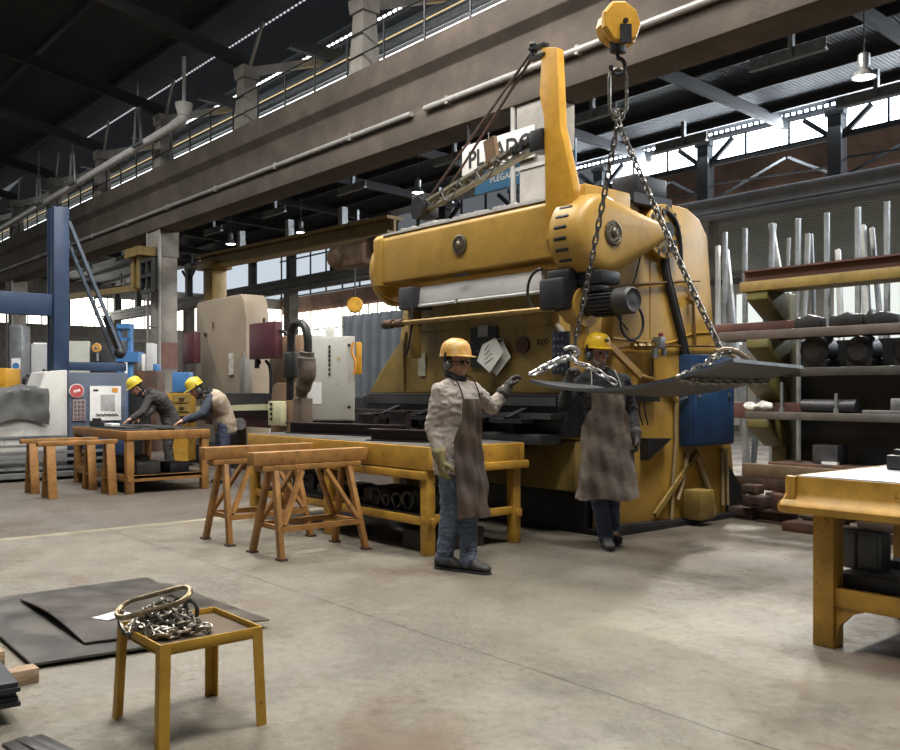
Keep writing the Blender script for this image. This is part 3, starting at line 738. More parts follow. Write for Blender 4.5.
m = MB(); m.tube(Q((600, 532), (640, 527), (690, 522), (745, 515)), .05, 8); m.bx((PX-.2, 6.5, 0), (PX+.1, 8.6, .05)); m.build('base_rail', STEEL_B, press)
m = MB(); m.prism([(8.55, 0), (9.15, 0), (8.6, .55)], 'X', PX-.05, PX+.02); m.build('foot_gusset', STEEL_B, press)
# electrical cabinet on the side
a = at(692, 352, X=PX+.16); b = at(734, 450, X=PX+.16)
m = MB(); m.bx((PX, a.y, .80), (PX+.16, b.y, 1.73), bev=.012); cb = m.build('electrical_cabinet', BLUEC, press)
m = MB(); m.bx((PX+.16, a.y+.02, .82), (PX+.175, b.y-.02, 1.42), bev=.006); m.build('cabinet_door', BLUEC, cb)
m = MB(); 
for u, v in ((694, 362), (709, 362), (722, 362)): m.lathe([(0, 0), (.03, 0), (.03, .02), (0, .02)], (PX+.16, at(u, v, X=PX+.16).y, 1.6), (1, 0, 0), 12)
m.build('socket', BLACK, cb)
m = MB(); m.beam((PX+.12, a.y-.02, 1.3), (PX+.04, a.y-.06, 1.27), .03, .02); m.build('cabinet_handle', STEEL_G, cb)
for y in (a.y+.08, b.y-.12):
    m = MB(); m.box((PX+.185, y, 1.32), (.02, .03, .05)); m.build('latch', STEEL_G, cb)
# bed with the tooling
m = MB(); m.bx((-8.8, 6.15, .93), (-5.6, 6.55, 1.33), bev=.01); m.build('bed_beam', STEEL_B, press)
m = MB(); m.bx((-8.8, 5.98, 1.10), (-5.65, 6.2, 1.15)); m.bx((-8.8, 5.9, .86), (-5.7, 6.2, .96), bev=.01); m.bx((-8.8, 6.1, 1.22), (-5.7, 6.2, 1.30)); m.build('die_block', STEEL_D, press)
for x in (-8.1, -7.45, -6.75, -6.1):
    m = MB(); m.prism([(5.86, 1.12), (6.1, 1.2), (6.1, .82), (6.02, .8)], 'X', x-.04, x+.04); m.bx((x-.22, 5.84, 1.06), (x+.22, 6.0, 1.1)); m.build('die_holder', STEEL_B, press)
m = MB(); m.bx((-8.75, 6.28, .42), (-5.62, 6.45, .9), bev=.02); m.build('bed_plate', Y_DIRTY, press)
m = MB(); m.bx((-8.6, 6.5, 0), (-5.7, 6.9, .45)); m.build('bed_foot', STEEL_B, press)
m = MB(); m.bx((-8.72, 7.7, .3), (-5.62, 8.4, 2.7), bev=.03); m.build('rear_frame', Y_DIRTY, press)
# plates fixed to the front
m = MB(); p = at(484, 347, Y=YA-.02); m.box(p, (.4, .02, .42)); pn = m.build('notice_board', BLACK, press)
m = MB(); q = at(483, 331, Y=YA-.035); m.box(q, (.15, .012, .12)); m.build('notice_card', M('grey_card', (.3, .29, .27), .7), pn)
m = MB()
for k in range(5): m.box(at(471+k*6, 343+(k % 2)*8, Y=YA-.033), (.05, .006, .015))
m.build('printed_lines', M('dim_print', (.12, .12, .12), .7), pn)
m = MB(); p = at(422, 364, Y=YA-.012); m.box(p, (.125, .01, .27)); m.build('data_sheet', M('stained_paper', (.42, .40, .30), .8, var=.25, vs=12), press)
m = MB(); m.lathe([(0, 0), (.085, 0), (.085, .03), (.06, .035), (0, .02)], at(524, 345, Y=YA), (0, -1, 0), 20); m.build('round_plug', M('dark_red_plug', (.08, .03, .02), .5), press)
text('stencil', 'KLO', BLACK, press, face_m(at(543, 342, Y=YA-.006), (1, 0, 0)), .085, .002)
m = MB(); p = at(564, 353, Y=YA-.06); m.box(p, (.2, .12, .4), bev=.01); cp = m.build('control_panel', M('panel_navy', (.035, .05, .085), .5), press)
m = MB()
for i in range(3):
    for j in range(5): m.lathe([(0, 0), (.016, 0), (.016, .015), (0, .015)], p+V((-.055+i*.05, -.06, -.15+j*.07)), (0, -1, 0), 10)
m.build('push_button', GALV, cp)
# papers hanging off the front
pp = thing('paper_sheets', 'white paper sheets hanging tilted from the dark notice board on the yellow press', 'paper', at(489, 340, Y=6.22))
c = [at(u, v, Y=6.20) for u, v in ((477, 361), (482, 345), (495.5, 337.5), (503.5, 352), (489.5, 372.5))]
m = MB(); m.poly(c, (0, .003, 0)); fs = m.build('front_sheet', PAPER, pp, smooth=0)
m = MB(); m.poly([q+V((.05, .05, -.03)) for q in (c[0], c[2], c[3]+V((0, 0, -.02)), c[4])], (0, .003, 0)); m.poly([c[2]+V((-.01, .0, -.02)), c[2]+V((.01, .0, -.02)), c[2]+V((.01, .1, -.02)), c[2]+V((-.01, .1, -.02))], (0, 0, .01)); m.build('back_sheet', PAPER, pp, smooth=0)
m = MB()
for k in range(4):
    a = c[0].lerp(c[3], .35)+V((-.02+.0*k, -.004, -.06+.045*k)); m.beam(a, a+V((.12-.02*k, 0, .06)), .003, .004)
m.build('pencil_sketch', M('pencil', (.25, .33, .25), .8, bump=0), fs, smooth=0)

# ---------------------------------------------------------------- jib crane on the press
jb = thing('jib_crane', 'orange yellow jib mast with a lattice arm and tie rods on top of the press', 'crane', (-5.6, 6.0, 2.7))
def mq(u, v): p = at(u, v, Y=5.9); return (p.x, p.z)
m = MB(); m.prism([mq(545.5, 240), mq(543.5, 118), mq(539, 95), mq(541.5, 47), mq(556.5, 47), mq(560, 125), mq(573, 185), mq(573, 192), mq(561, 240)], 'Y', 5.9, 6.0, bev=.012); mast = m.build('mast', Y_HOIST, jb)
m = MB(); m.box(at(544, 141, Y=5.95)+V((-.03, 0, 0)), (.16, .16, .2), bev=.01); m.build('arm_bracket', STEEL_B, jb)
for dz in (.02, -.07):
    m = MB(); m.box(at(537, 50, Y=5.92)+V((.02, 0, dz)), (.2, .07, .025)); m.build('head_plate', STEEL_B, jb)
m = MB(); m.cyl(at(533, 57, Y=5.92), at(533, 45, Y=5.92), .018, seg=8); m.ball(at(533, 45, Y=5.92), .035); m.build('head_pin', STEEL_B, jb)
A = V((-5.7, 5.95, 3.72)); E = V((-8.75, 7.0, 3.70)); topm = at(533, 50, Y=5.92)
m = MB()
for dz in (0, .11): m.beam(A+V((0, 0, -dz)), E+V((0, 0, -dz)), .08, .03)
n = 14
for i in range(n):
    p = A.lerp(E, i/n); q = A.lerp(E, (i+1)/n); m.beam(p+V((0, 0, -.11*(i % 2))), q+V((0, 0, -.11*((i+1) % 2))), .03, .03)
m.build('arm', M('olive_grey_arm', (.17, .15, .10), .5, wear=(.08, .06, .04)), jb)
m = MB(); m.cyl(topm, E+V((.2, -.07, .05)), .014, seg=6); m.cyl(topm+V((.02, .03, 0)), A.lerp(E, .72)+V((0, 0, .04)), .014, seg=6); m.build('tie_rod', RUST, jb)
m = MB(); m.box(E+V((0, 0, -.05)), (.24, .26, .3), bev=.03); m.lathe([(0, 0), (.13, 0), (.13, .06), (0, .06)], E+V((.1, -.15, -.1)), (0, -1, 0), 16); m.tube([E+V((.0, -.1, -.2)), E+V((-.02, -.1, -.5)), E+V((.05, -.1, -.6)), E+V((.1, -.1, -.5))], .02, 8, smooth=1); m.build('hoist', STEEL_B, jb)
m = MB(); m.box(at(491.5, 150, Y=6.3), (.16, .05, .24), rot=Matrix.Rotation(-.2, 4, 'Y')); m.beam(at(491.5, 150, Y=6.33), A.lerp(E, .42), .03, .03); m.build('trolley_box', M('brown_trolley', (.17, .10, .05), .6), jb)
m = MB()
rng = random.Random(5)
for k in range(5):
    p = A.lerp(E, .12+.16*k)+V((0, -.07, 0)); q = A.lerp(E, .3+.16*k)+V((0, -.07, 0)); m.tube(sag(p, q, .12+.06*(k % 2), 8), .007, 6)
for k in range(9): m.box(A.lerp(E, .03+.022*k)+V((0, -.05, -.03)), (.035, .05, rng.uniform(.03, .10)), rot=Matrix.Rotation(rng.uniform(-.7, .7), 4, 'Y'))
m.build('festoon_cable', RUBBER, jb)

# ---------------------------------------------------------------- signs under the beam
def sign(name, label, u0, v0, u1, v1, mat, y=10.15):
    p = at(u0, v0, Y=y); q = at(u1, v1, Y=y)
    t = thing(name, label, 'sign', ((p.x+q.x)/2, y, q.z)); m = MB(); m.bx((p.x, y, q.z), (q.x, y+.04, p.z), bev=.004); m.build('panel', mat, t); return t, p, q
t, p, q = sign('hanging_sign', 'white sign lettered in black hanging high behind the jib arm', 462, 147, 534, 155, SIGNW)
zc = (p.z+q.z)/2
h = p.z-at(463, 176, Y=10.15).z
for o in t.children: o.scale = (1, 1, 1)
bpy.data.objects.remove(t.children[0]); m = MB(); m.bx((p.x, 10.15, p.z-h), (q.x, 10.19, p.z), bev=.004); m.build('panel', SIGNW, t)
text('lettering', 'PL', BLACK, t, face_m((at(476, 157, Y=10.145).x, 10.145, p.z-h*.56), (1, 0, 0)), .40, .004)
text('lettering', 'ADO', BLACK, t, face_m((at(513, 147, Y=10.145).x, 10.145, p.z-h*.52), (1, 0, 0)), .40, .004)
m = MB()
for x in (p.x+.1, q.x-.1): m.bx((x-.02, 10.2, p.z-h), (x+.02, 10.23, 5.96))
m.build('hanger', STEEL_B, t)
p = at(486, 160, Y=10.95); q = at(527, 182, Y=10.95)
t = thing('hanging_sign', 'blue sign with small white letters under the white lettered sign', 'sign', (p.x, 10.95, q.z))
m = MB(); m.bx((p.x-.3, 10.95, q.z), (-9.8, 10.99, p.z-.05), bev=.004); m.build('panel', SIGNB, t)
text('lettering', 'PLEGADO', SIGNW, t, face_m((at(490, 180, Y=10.945).x, 10.945, at(490, 180, Y=10.945).z), (1, 0, 0)), .17, .003, 'LEFT')
m = MB()
for x in (p.x, -10.2): m.bx((x-.015, 10.99, q.z), (x+.015, 11.01, 6.9))
m.build('hanger', STEEL_B, t)
# ---------------------------------------------------------------- work tables, trestles and what lies on them
def legbox(m, x, y, z0, z1, w=.08): m.bx((x-w/2, y-w/2, z0), (x+w/2, y+w/2, z1), bev=.006)
# long yellow table in front of the press
x0, x1, y0, y1, zt = -8.85, -5.72, 4.62, 5.72, .905
t = thing('work_table', 'long yellow steel work table behind the worker in the pale jacket', 'table', ((x0+x1)/2, (y0+y1)/2, 0))
m = MB(); m.bx((x0+.02, y0+.02, zt-.02), (x1-.02, y1-.02, zt), bev=.003); m.build('tabletop', M('scuffed_steel_top', (.16, .155, .145), .4, .5, var=.3, vs=3), t)
m = MB()
for a, b in (((x0, y0, zt-.2), (x1, y0+.06, zt-.005)), ((x0, y1-.06, zt-.2), (x1, y1, zt-.005)), ((x0, y0+.061, zt-.2), (x0+.06, y1-.061, zt-.005)), ((x1-.06, y0+.061, zt-.2), (x1-.002, y1-.061, zt-.005))): m.bx(a, b, bev=.01)
m.bx((x1-.02, y0+.1, zt-.23), (x1+.04, y1+.02, zt-.16), bev=.01)
m.build('apron_frame', Y_TABLE, t)
m = MB(); m.bx((x0+.1, y0-.02, zt-.28), (x1-.04, y0+.05, zt-.21), bev=.01); m.build('front_rail', Y_TABLE, t)
for x in (x0+.08, (x0+x1)/2, x1-.08):
    for y in (y0+.05, y1-.06):
        m = MB(); legbox(m, x, y, 0, zt-.2, .09); m.build('leg', Y_TABLE, t)
m = MB(); m.bx((x0, y0+.03, .24), (x1, y0+.08, .31), bev=.006); m.bx((x0, y1-.08, .24), (x1, y1-.03, .31), bev=.006); m.bx((x1-.1, y0, .26), (x1-.05, y1, .33), bev=.006); m.build('shelf_rail', Y_TABLE, t)
m = MB(); m.bx((x0+.1, y0+.06, .30), (x1-.1, y1-.06, .325)); m.build('shelf', STEEL_B, t)
TT = zt
def bar(name, label, p, q, w, h, mat, group=None, cat='steel bar', bev=.004):
    p = V(p); q = V(q); t = MB().beam(p+V((0, 0, h/2)), q+V((0, 0, h/2)), w, h, bev=bev).build(name, mat); return tag(t, label, cat, group)
def channel(label, p, q, w, h, mat, name='steel_channel', group=None):
    p = V(p); q = V(q); m = MB(); sd = (q-p).cross(V((0, 0, 1))).normalized()
    m.beam(p+V((0, 0, h/2))-sd*(w/2-.006), q+V((0, 0, h/2))-sd*(w/2-.006), .012, h); m.beam(p+V((0, 0, h-.006)), q+V((0, 0, h-.006)), w, .012); m.beam(p+V((0, 0, .006)), q+V((0, 0, .006)), w, .012)
    return tag(m.build(name, mat), label, 'steel bar', group)
DBAR = M('dark_brown_bar', (.05, .035, .03), .5, .3, var=.25, vs=5)
p = at(288, 437, Y=4.95); q = at(376, 423, z=TT); 
channel('dark steel channel at the left end of the long yellow table', (p.x, 4.95, TT), (p.x+1.55, 5.35, TT), .09, .12, DBAR)
p = at(369, 440, Y=4.78)
channel('dark steel channel beside the worker in the pale jacket on the long table', (p.x, 4.78, TT), (-5.95, 5.05, TT), .09, .11, DBAR)
p = at(415, 441, z=TT); m = MB(); m.box(p+V((0, 0, .003)), (.22, .16, .004), rot=.3); tag(m.build('paper_sheet', PAPERW, smooth=0), 'white paper sheet lying flat on the long yellow table', 'paper')
# blocks standing at the back of the table
for i, (u, v, wd, ht) in enumerate(((370, 410, .3, .22), (402, 408, .3, .26))):
    p = at(u, v, Y=5.5); m = MB(); m.bx((p.x-wd/2, 5.45, TT), (p.x+wd/2, 5.5, TT+ht)); m.bx((p.x-wd/2, 5.4, TT), (p.x+wd/2, 5.6, TT+.02)); m.bx((p.x-wd/2, 5.41, TT+ht-.02), (p.x+wd/2, 5.55, TT+ht))
    tag(m.build('angle_block', M('dark_red_block%d' % i, (.045, .03, .03), .5, .2)), ['dark angled steel block behind the left channel on the long table', 'taller dark steel block next to the worker\'s shoulder on the table'][i], 'steel block')
p = at(497, 436, z=TT); m = MB(); m.box(p+V((0, 0, .03)), (.34, .12, .06), rot=.4, bev=.01); m.cyl(p+V((-.06, -.02, .08)), p+V((.02, .03, .15)), .012); tag(m.build('hand_tool', STEEL_G), 'grey metal hand tool lying on the right end of the long table', 'tool')
# clutter on the shelf under it
rng = random.Random(11)
names = [('steel_offcut', 'bundle'), ]
for i, (x, y, sx, sy, sz, mat, lab) in enumerate((
    (-6.1, 5.0, .36, .34, .16, M('dark_green_case', (.02, .035, .025), .5), 'dark green metal box on the shelf under the long table'),
    (-6.15, 5.4, .5, .3, .1, STEEL_D, 'flat dark steel box at the back of the shelf under the long table'),
    (-6.75, 5.0, .34, .4, .14, STEEL_B, 'black block on the shelf behind the worker\'s legs'),
    (-7.4, 4.95, .5, .4, .12, STEEL_D, 'dark steel slab on the shelf by the right trestle'),
    (-8.0, 5.0, .42, .4, .2, STEEL_B, 'black crate on the shelf behind the trestles'))):
    m = MB(); m.box((x, y, .326+sz/2), (sx, sy, sz), rot=rng.uniform(-.2, .2), bev=.01)
    m.box((x, y, .326+sz+.006), (sx*.8, sy*.8, .012), rot=.1)
    if i % 2 == 0: m.tube([(x-.08, y-sy/2, .326+sz*.6), (x-.07, y-sy/2-.04, .326+sz*.75), (x+.07, y-sy/2-.04, .326+sz*.75), (x+.08, y-sy/2, .326+sz*.6)], .008, 6)
    tag(m.build('tool_box', mat), lab, 'box')
for i in range(6):
    x = -6.95+.16*i; r = .05+.012*(i % 3); m = MB(); z = .326+r+.014
    yy = 4.735
    if i < 2: x = -6.02-.18*i; yy = 5.0; z = .50+r+.016
    m.tube([(x+r*math.cos(a), yy+.008*math.sin(a*2), z+r*math.sin(a)) for a in [2*PI*k/14 for k in range(14)]], .014, 6, closed=True)
    tag(m.build('steel_ring', STEEL_D), 'grey steel ring in the clutter on the long table\'s shelf', 'ring', 'rings in the clutter under the table')
for i in range(5):
    bar('flat_bar', 'dark flat bar lying along the shelf under the left half of the long table', (-8.7+.1*i, 4.70+.024*i, .326), (-6.98+.02*i, 4.70+.024*i, .326), .018, .02+.006*i, STEEL_D, 'flat bars on the table shelf')
m = MB(); m.bx((-6.25, 4.75, 0), (-5.85, 5.35, .17), bev=.01); m.bx((-6.2, 4.8, .17), (-5.9, 5.3, .18)); tag(m.build('steel_crate', M('dark_brown_crate', (.05, .035, .03), .6, .2)), 'low dark brown steel crate on the floor under the table\'s right end', 'crate')
m = MB()
p = at(452, 549, z=0)
# pale offcuts shining under the table
for i, (u, v) in enumerate(((330, 517), (352, 498))):
    p = at(u, v, Y=4.9); m = MB(); m.box((p.x, 5.3, .334), (.34, .06, .015), rot=.05); tag(m.build('bright_offcut', GALV), ['bright metal offcut on the shelf seen through the right trestle', 'bright metal offcut behind the right trestle leg'][i], 'offcut')
# trestles in front of it
def trestle(label, xc, ya, yb, h, group, style='A', mat=O_WOOD):
    t = thing('trestle', label, 'trestle', (xc, (ya+yb)/2, 0), group)
    if style == 'A':
        m = MB(); m.bx((xc-.06, ya-.20, h-.11), (xc+.06, yb+.2, h), bev=.008); m.build('top_beam', mat, t)
        m = MB(); m.bx((xc-.07, ya-.12, h-.16), (xc+.07, yb+.12, h-.112), bev=.006); m.build('spreader', mat, t)
        for y in (ya, yb):
            for s in (-1, 1):
                m = MB(); m.beam((xc+s*.05, y+(-.02 if y == ya else .02)*0, h-.16), (xc+s*.24, y+(-.05 if y == ya else .05), .01), .06, .045, up=(0, 1, 0), bev=.005); lg = m.build('leg', mat, t)
                m = MB(); m.box((xc+s*.245, y+(-.05 if y == ya else .05), .008), (.09, .07, .016)); m.build('foot', RUST, lg)
            m = MB(); m.beam((xc-.2, y, .24), (xc+.2, y, .24), .03, .04); m.build('cross_tie', mat, t)
        for s in (-1, 1):
            m = MB(); m.beam((xc+s*.2, ya-.03, .24), (xc+s*.2, yb+.03, .24), .03, .045); m.build('side_rail', mat, t)
            m = MB(); ym = (ya+yb)/2; m.beam((xc+s*.07, ym-.12, h-.17), (xc+s*.19, ya, .27), .03, .05, up=(1, 0, 0)); m.beam((xc+s*.07, ym+.12, h-.17), (xc+s*.19, yb, .27), .03, .05, up=(1, 0, 0)); m.build('brace', mat, t)
    else:
        m = MB(); m.bx((xc-.05, ya-.15, h-.06), (xc+.05, yb+.10, h), bev=.006); m.build('top_beam', mat, t)
        for y in (ya, yb):
            for s in (-1, 1):
                m = MB(); m.beam((xc+s*.03, y, h-.06), (xc+s*.13, y, .0), .11, .03, up=(1, 0, 0), bev=.004) if False else m.prism([(xc+s*.02, h-.06), (xc+s*.06, h-.06), (xc+s*.16, 0), (xc+s*.12, 0)], 'Y', y-.055, y+.055, bev=.004); m.build('leg', mat, t)
            m = MB(); m.bx((xc-.11, y-.03, .2), (xc+.11, y+.03, .23)); m.build('cross_tie', mat, t)
    return t
trestle('yellow brown A-frame trestle nearest the camera before the long table', -6.62, 3.68, 4.40, .86, 'trestles before the long table')
trestle('yellow brown A-frame trestle left of and behind the nearest trestle', -7.52, 3.68, 4.40, .86, 'trestles before the long table')
trestle('plank-legged trestle nearer the camera, left of the rear work table', -12.0, 3.5, 4.25, .72, 'trestles by the rear table', 'B')
trestle('plank-legged trestle in front of the white machine, leftmost of all', -12.75, 3.5, 4.25, .72, 'trestles by the rear table', 'B')
# rear table
x0, x1, y0, y1, zt = -13.9, -11.72, 4.38, 5.55, .83
t = thing('work_table', 'orange brown table where two workers bend over', 'table', ((x0+x1)/2, (y0+y1)/2, 0))
m = MB(); m.bx((x0, y0, zt-.12), (x1, y1, zt), bev=.01); m.build('tabletop', O_WOOD, t)
m = MB(); m.bx((x0+.02, y0+.03, zt), (x1-.1, y1-.03, zt+.012)); m.build('top_plate', STEEL_D, t)
for x in (x0+.07, x1-.07):
    for y in (y0+.06, y1-.06):
        m = MB(); legbox(m, x, y, 0, zt-.12, .1); m.build('leg', O_WOOD, t)
m = MB(); m.bx((x1-.1, y0, .16), (x1-.05, y1, .24)); m.bx((x0, y0+.02, .16), (x1, y0+.07, .24)); m.build('shelf_rail', O_WOOD, t)
m = MB(); m.bx((x0+.05, y0+.05, .2), (x1-.05, y1-.05, .235)); m.build('shelf', STEEL_B, t)
for i, (x, y, s, h, lab) in enumerate(((-12.1, 4.75, .4, .16, 'dark box at the near end of the rear table shelf'), (-12.15, 5.2, .36, .12, 'low dark box on the rear table shelf under the right worker'), (-12.8, 4.8, .5, .2, 'bigger dark box further along the rear table shelf'))):
    m = MB(); m.box((x, y, .236+h/2), (s, s*.8, h), rot=.1*i, bev=.01); m.box((x, y, .236+h+.008), (s*.9, s*.7, .016), rot=.1*i); tag(m.build('tool_box', STEEL_B if i else STEEL_D), lab, 'box')
ZR = zt+.013
for i, (x, y, rz) in enumerate(((-12.5, 4.6, .1), (-12.9, 4.9, .3), (-12.1, 5.0, -.2))):
    m = MB(); m.box((x, y, ZR+.012), (.7, .22, .024), rot=rz, bev=.003); tag(m.build('steel_plate', STEEL_D), ['dark plate near the front edge of the rear table', 'dark plate in front of the worker in dark grey on the rear table', 'dark plate near the vest worker\'s hands on the rear table'][i], 'plate')
m = MB(); m.bx((-13.5, 4.5, ZR), (-13.0, 4.62, ZR+.07)); m.bx((-13.45, 4.52, ZR+.07), (-13.3, 4.6, ZR+.12)); tag(m.build('clamp_bar', BLACK), 'black clamp bar at the left end of the rear table', 'tool')
m = MB(); m.box((-12.95, 4.62, ZR+.03), (.22, .14, .05), rot=.2, bev=.004); tag(m.build('parts_tray', PAPERW), 'small white tray beside the dark grey worker on the rear table', 'tray')

# near table at the right edge
x0, x1, y0, y1, zt = -2.53, .6, 4.56, 5.75, .90
t = thing('work_table', 'big yellow table cut off by the right edge of the photo', 'table', ((x0+x1)/2, (y0+y1)/2, 0))
m = MB(); m.bx((x0+.01, y0+.01, zt-.015), (x1, y1, zt), bev=.003); m.build('tabletop', STEEL_G, t)
prof = [(0, 0), (0, -.09), (-.015, -.115), (-.05, -.135), (-.06, -.155), (-.055, -.19), (-.02, -.2), (.04, -.2), (.04, 0)]
m = MB(); m.prism([(y0+a, zt+b) for a, b in prof], 'X', x0-.03, x1); m.prism([(x0+a, zt+b) for a, b in prof], 'Y', y0-.03, y1); m.build('lipped_edge', Y_TABLE, t)
for x, y in ((x0+.16, y0+.1), (x0+.16, y1-.12), (x1-.12, y0+.1), (x1-.12, y1-.12)):
    m = MB(); legbox(m, x, y, 0, zt-.19, .115); lg = m.build('leg', Y_TABLE, t)
m = MB(); m.bx((x0+.2, y0+.06, .22), (x1, y0+.12, .32), bev=.008); m.prism([(x0+.22, .22), (x0+.38, .22), (x0+.3, .19), (x0+.235, .12), (x0+.22, .05)], 'Y', y0+.07, y0+.11); m.bx((x0+.13, y0+.1, .22), (x0+.19, y1-.1, .30)); m.build('lower_rail', Y_TABLE, t)
m = MB(); m.bx((x0+.2, y0+.1, .28), (x1-.1, y1-.1, .30)); m.build('shelf', STEEL_D, t)
m = MB()
m.poly([(-2.50, 4.60, zt+.001), (-1.5, 4.60, zt+.001), (-1.3, 5.7, zt+.001), (-2.46, 5.7, zt+.001)], (0, 0, .003)); tag(m.build('white_sheet', M('pale_sheet', (.42, .43, .45), .5, var=.06), smooth=0), 'white sheet laid over the table at the right edge of the photo', 'sheet')
p = at(897, 468, z=zt+.01); m = MB(); m.bx((p.x-.02, p.y-.1, zt+.005), (p.x+.25, p.y+.12, zt+.09), bev=.01); m.bx((p.x+.0, p.y-.05, zt+.09), (p.x+.2, p.y+.05, zt+.12)); tag(m.build('clamp_block', BLACK), 'black block on the white sheet at the photo\'s right edge', 'block')
p = at(848, 585, Y=4.85)
for i, (u, wx) in enumerate(((853, .13), (874, .14))):
    p = at(u, 590, Y=4.95); m = MB(); zb = .385; m.bx((p.x-wx/2, 4.88, zb), (p.x+wx/2, 5.0, zb+.21+.0*i), bev=.006); m.bx((p.x-wx/2+.02, 4.872, zb+.02), (p.x+wx/2-.02, 4.88, zb+.19))
    tag(m.build('steel_block', M('grey_block%d' % i, (.12, .13, .135), .5, .3)), ['left of the two grey steel blocks standing under the right-edge table', 'right of the two grey steel blocks standing under the right-edge table'][i], 'steel block', 'grey blocks under the right table')
m = MB(); m.bx((-2.36, 4.72, .302), (-1.2, 5.05, .384), bev=.006)
for k in range(12): m.lathe([(0, 0), (.014, 0), (.014, .006), (0, .006)], (-2.28+k*.09, 4.72, .345), (0, -1, 0), 10)
tag(m.build('die_bar', M('dark_drilled_die', (.05, .045, .042), .55, .3)), 'dark drilled steel bar lying on the shelf of the right-edge table', 'steel bar')
m = MB(); m.bx((-2.25, 5.1, .302), (-1.0, 5.4, .42), bev=.006); m.bx((-2.2, 5.15, .42), (-1.1, 5.3, .46)); tag(m.build('die_bar', STEEL_B), 'black steel bar at the back of the shelf of the right-edge table', 'steel bar')
m = MB(); 
for k in range(9): m.prism([(-1.72+k*.05, .384), (-1.68+k*.05, .43), (-1.67+k*.05, .384)], 'Y', 4.8, 4.95)
tag(m.build('toothed_rack', STEEL_B), 'black toothed strip beside the grey blocks under the right-edge table', 'steel bar')

# ---------------------------------------------------------------- small stool table with the chain heap
sx0, sx1, sy0, sy1, sz = -3.74, -3.30, 1.36, 1.79, .40
t = thing('low_table', 'small low yellow angle-iron table holding a heap of chain', 'table', ((sx0+sx1)/2, (sy0+sy1)/2, 0))
m = MB(); m.bx((sx0+.01, sy0+.01, sz-.03), (sx1-.01, sy1-.01, sz-.024)); m.build('tray', M('brown_tray', (.11, .075, .045), .5, .3, var=.3, vs=8), t)
m = MB()
for a, b in (((sx0, sy0, sz-.045), (sx1, sy0+.006, sz)), ((sx0, sy1-.006, sz-.045), (sx1, sy1, sz)), ((sx0, sy0, sz-.045), (sx0+.006, sy1, sz)), ((sx1-.006, sy0, sz-.045), (sx1, sy1, sz))): m.bx(a, b, bev=.002)
for a, b in (((sx0, sy0, sz-.04), (sx1, sy0+.03, sz-.034)), ((sx1-.03, sy0, sz-.04), (sx1, sy1, sz-.034))): m.bx(a, b)
m.build('rim', Y_STOOL, t)
for i, x in enumerate((sx0, sx1)):
    for j, y in enumerate((sy0, sy1)):
        sxx = -1 if i == 0 else 1; syy = -1 if j == 0 else 1
        dx = sxx*.03*(1 if i == 0 else .5); dy = syy*.012
        m = MB()
        def cr(z, dx_, dy_): return [V((x+dx_, y+dy_, z)), V((x+dx_-sxx*.043, y+dy_, z)), V((x+dx_-sxx*.043, y+dy_-syy*.006, z)), V((x+dx_-sxx*.006, y+dy_-syy*.006, z)), V((x+dx_-sxx*.006, y+dy_-syy*.043, z)), V((x+dx_, y+dy_-syy*.043, z))]
        m.loft([cr(sz-.004, 0, 0), cr(0, dx, dy)]); m.build('leg', Y_STOOL, t, smooth=.3)
# heap of chain: pile line wound over a mound
hp = thing('lifting_chain', 'heap of steel lifting chain with a big oval ring on the low table', 'chain', (-3.56, 1.52, sz-.024))
zt0 = sz-.022
rng = random.Random(4)
m = MB(); P = []
cx, cy = -3.585, 1.50
for layer, (rx, ry, zz, nn) in enumerate(((.145, .125, .014, 18), (.13, .11, .036, 16), (.10, .09, .055, 13), (.14, .11, .042, 15), (.075, .07, .078, 10), (.11, .09, .066, 12))):
    for k in range(nn):
        a = 2*PI*k/nn+layer*.5; j = rng.uniform(.55, 1.05)
        P.append(V((cx+rx*j*math.cos(a), cy+ry*j*math.sin(a), zt0+zz+rng.uniform(-.004, .014))))
chain(m, P, .034, .0056, .022, .7)
m.build('chain_length', CHROME, hp)
BRC = M('bright_chain_steel', (.42, .38, .32), .3, .9, var=.35, vs=30)
for strand in range(5):
    m = MB(); P2 = []; a = rng.uniform(0, 6.3); rr = rng.uniform(.3, .9)
    for k in range(16):
        a += rng.uniform(-.9, 1.3); rr = min(1.0, max(.15, rr+rng.uniform(-.35, .35)))
        P2.append(V((cx+.160*rr*math.cos(a), cy+.135*rr*math.sin(a), zt0+.016+(.075+.012*strand)*(1-rr*rr)*rng.uniform(.6, 1))))
    chain(m, P2, .042, .0062, .026, rng.uniform(0, 1)); m.build('chain_length', BRC if strand % 2 else CHROME, hp)
m = MB(); chain(m, [V((cx+.10, cy+.12, zt0+.02)), V((cx+.16, cy+.13, zt0+.016)), V((cx+.17, cy+.08, zt0+.03)), V((cx+.15, cy+.02, zt0+.02)), V((cx+.16, cy-.06, zt0+.02)), V((cx+.10, cy-.11, zt0+.02))], .042, .0062, .026, .3); m.build('chain_length', BRC, hp)
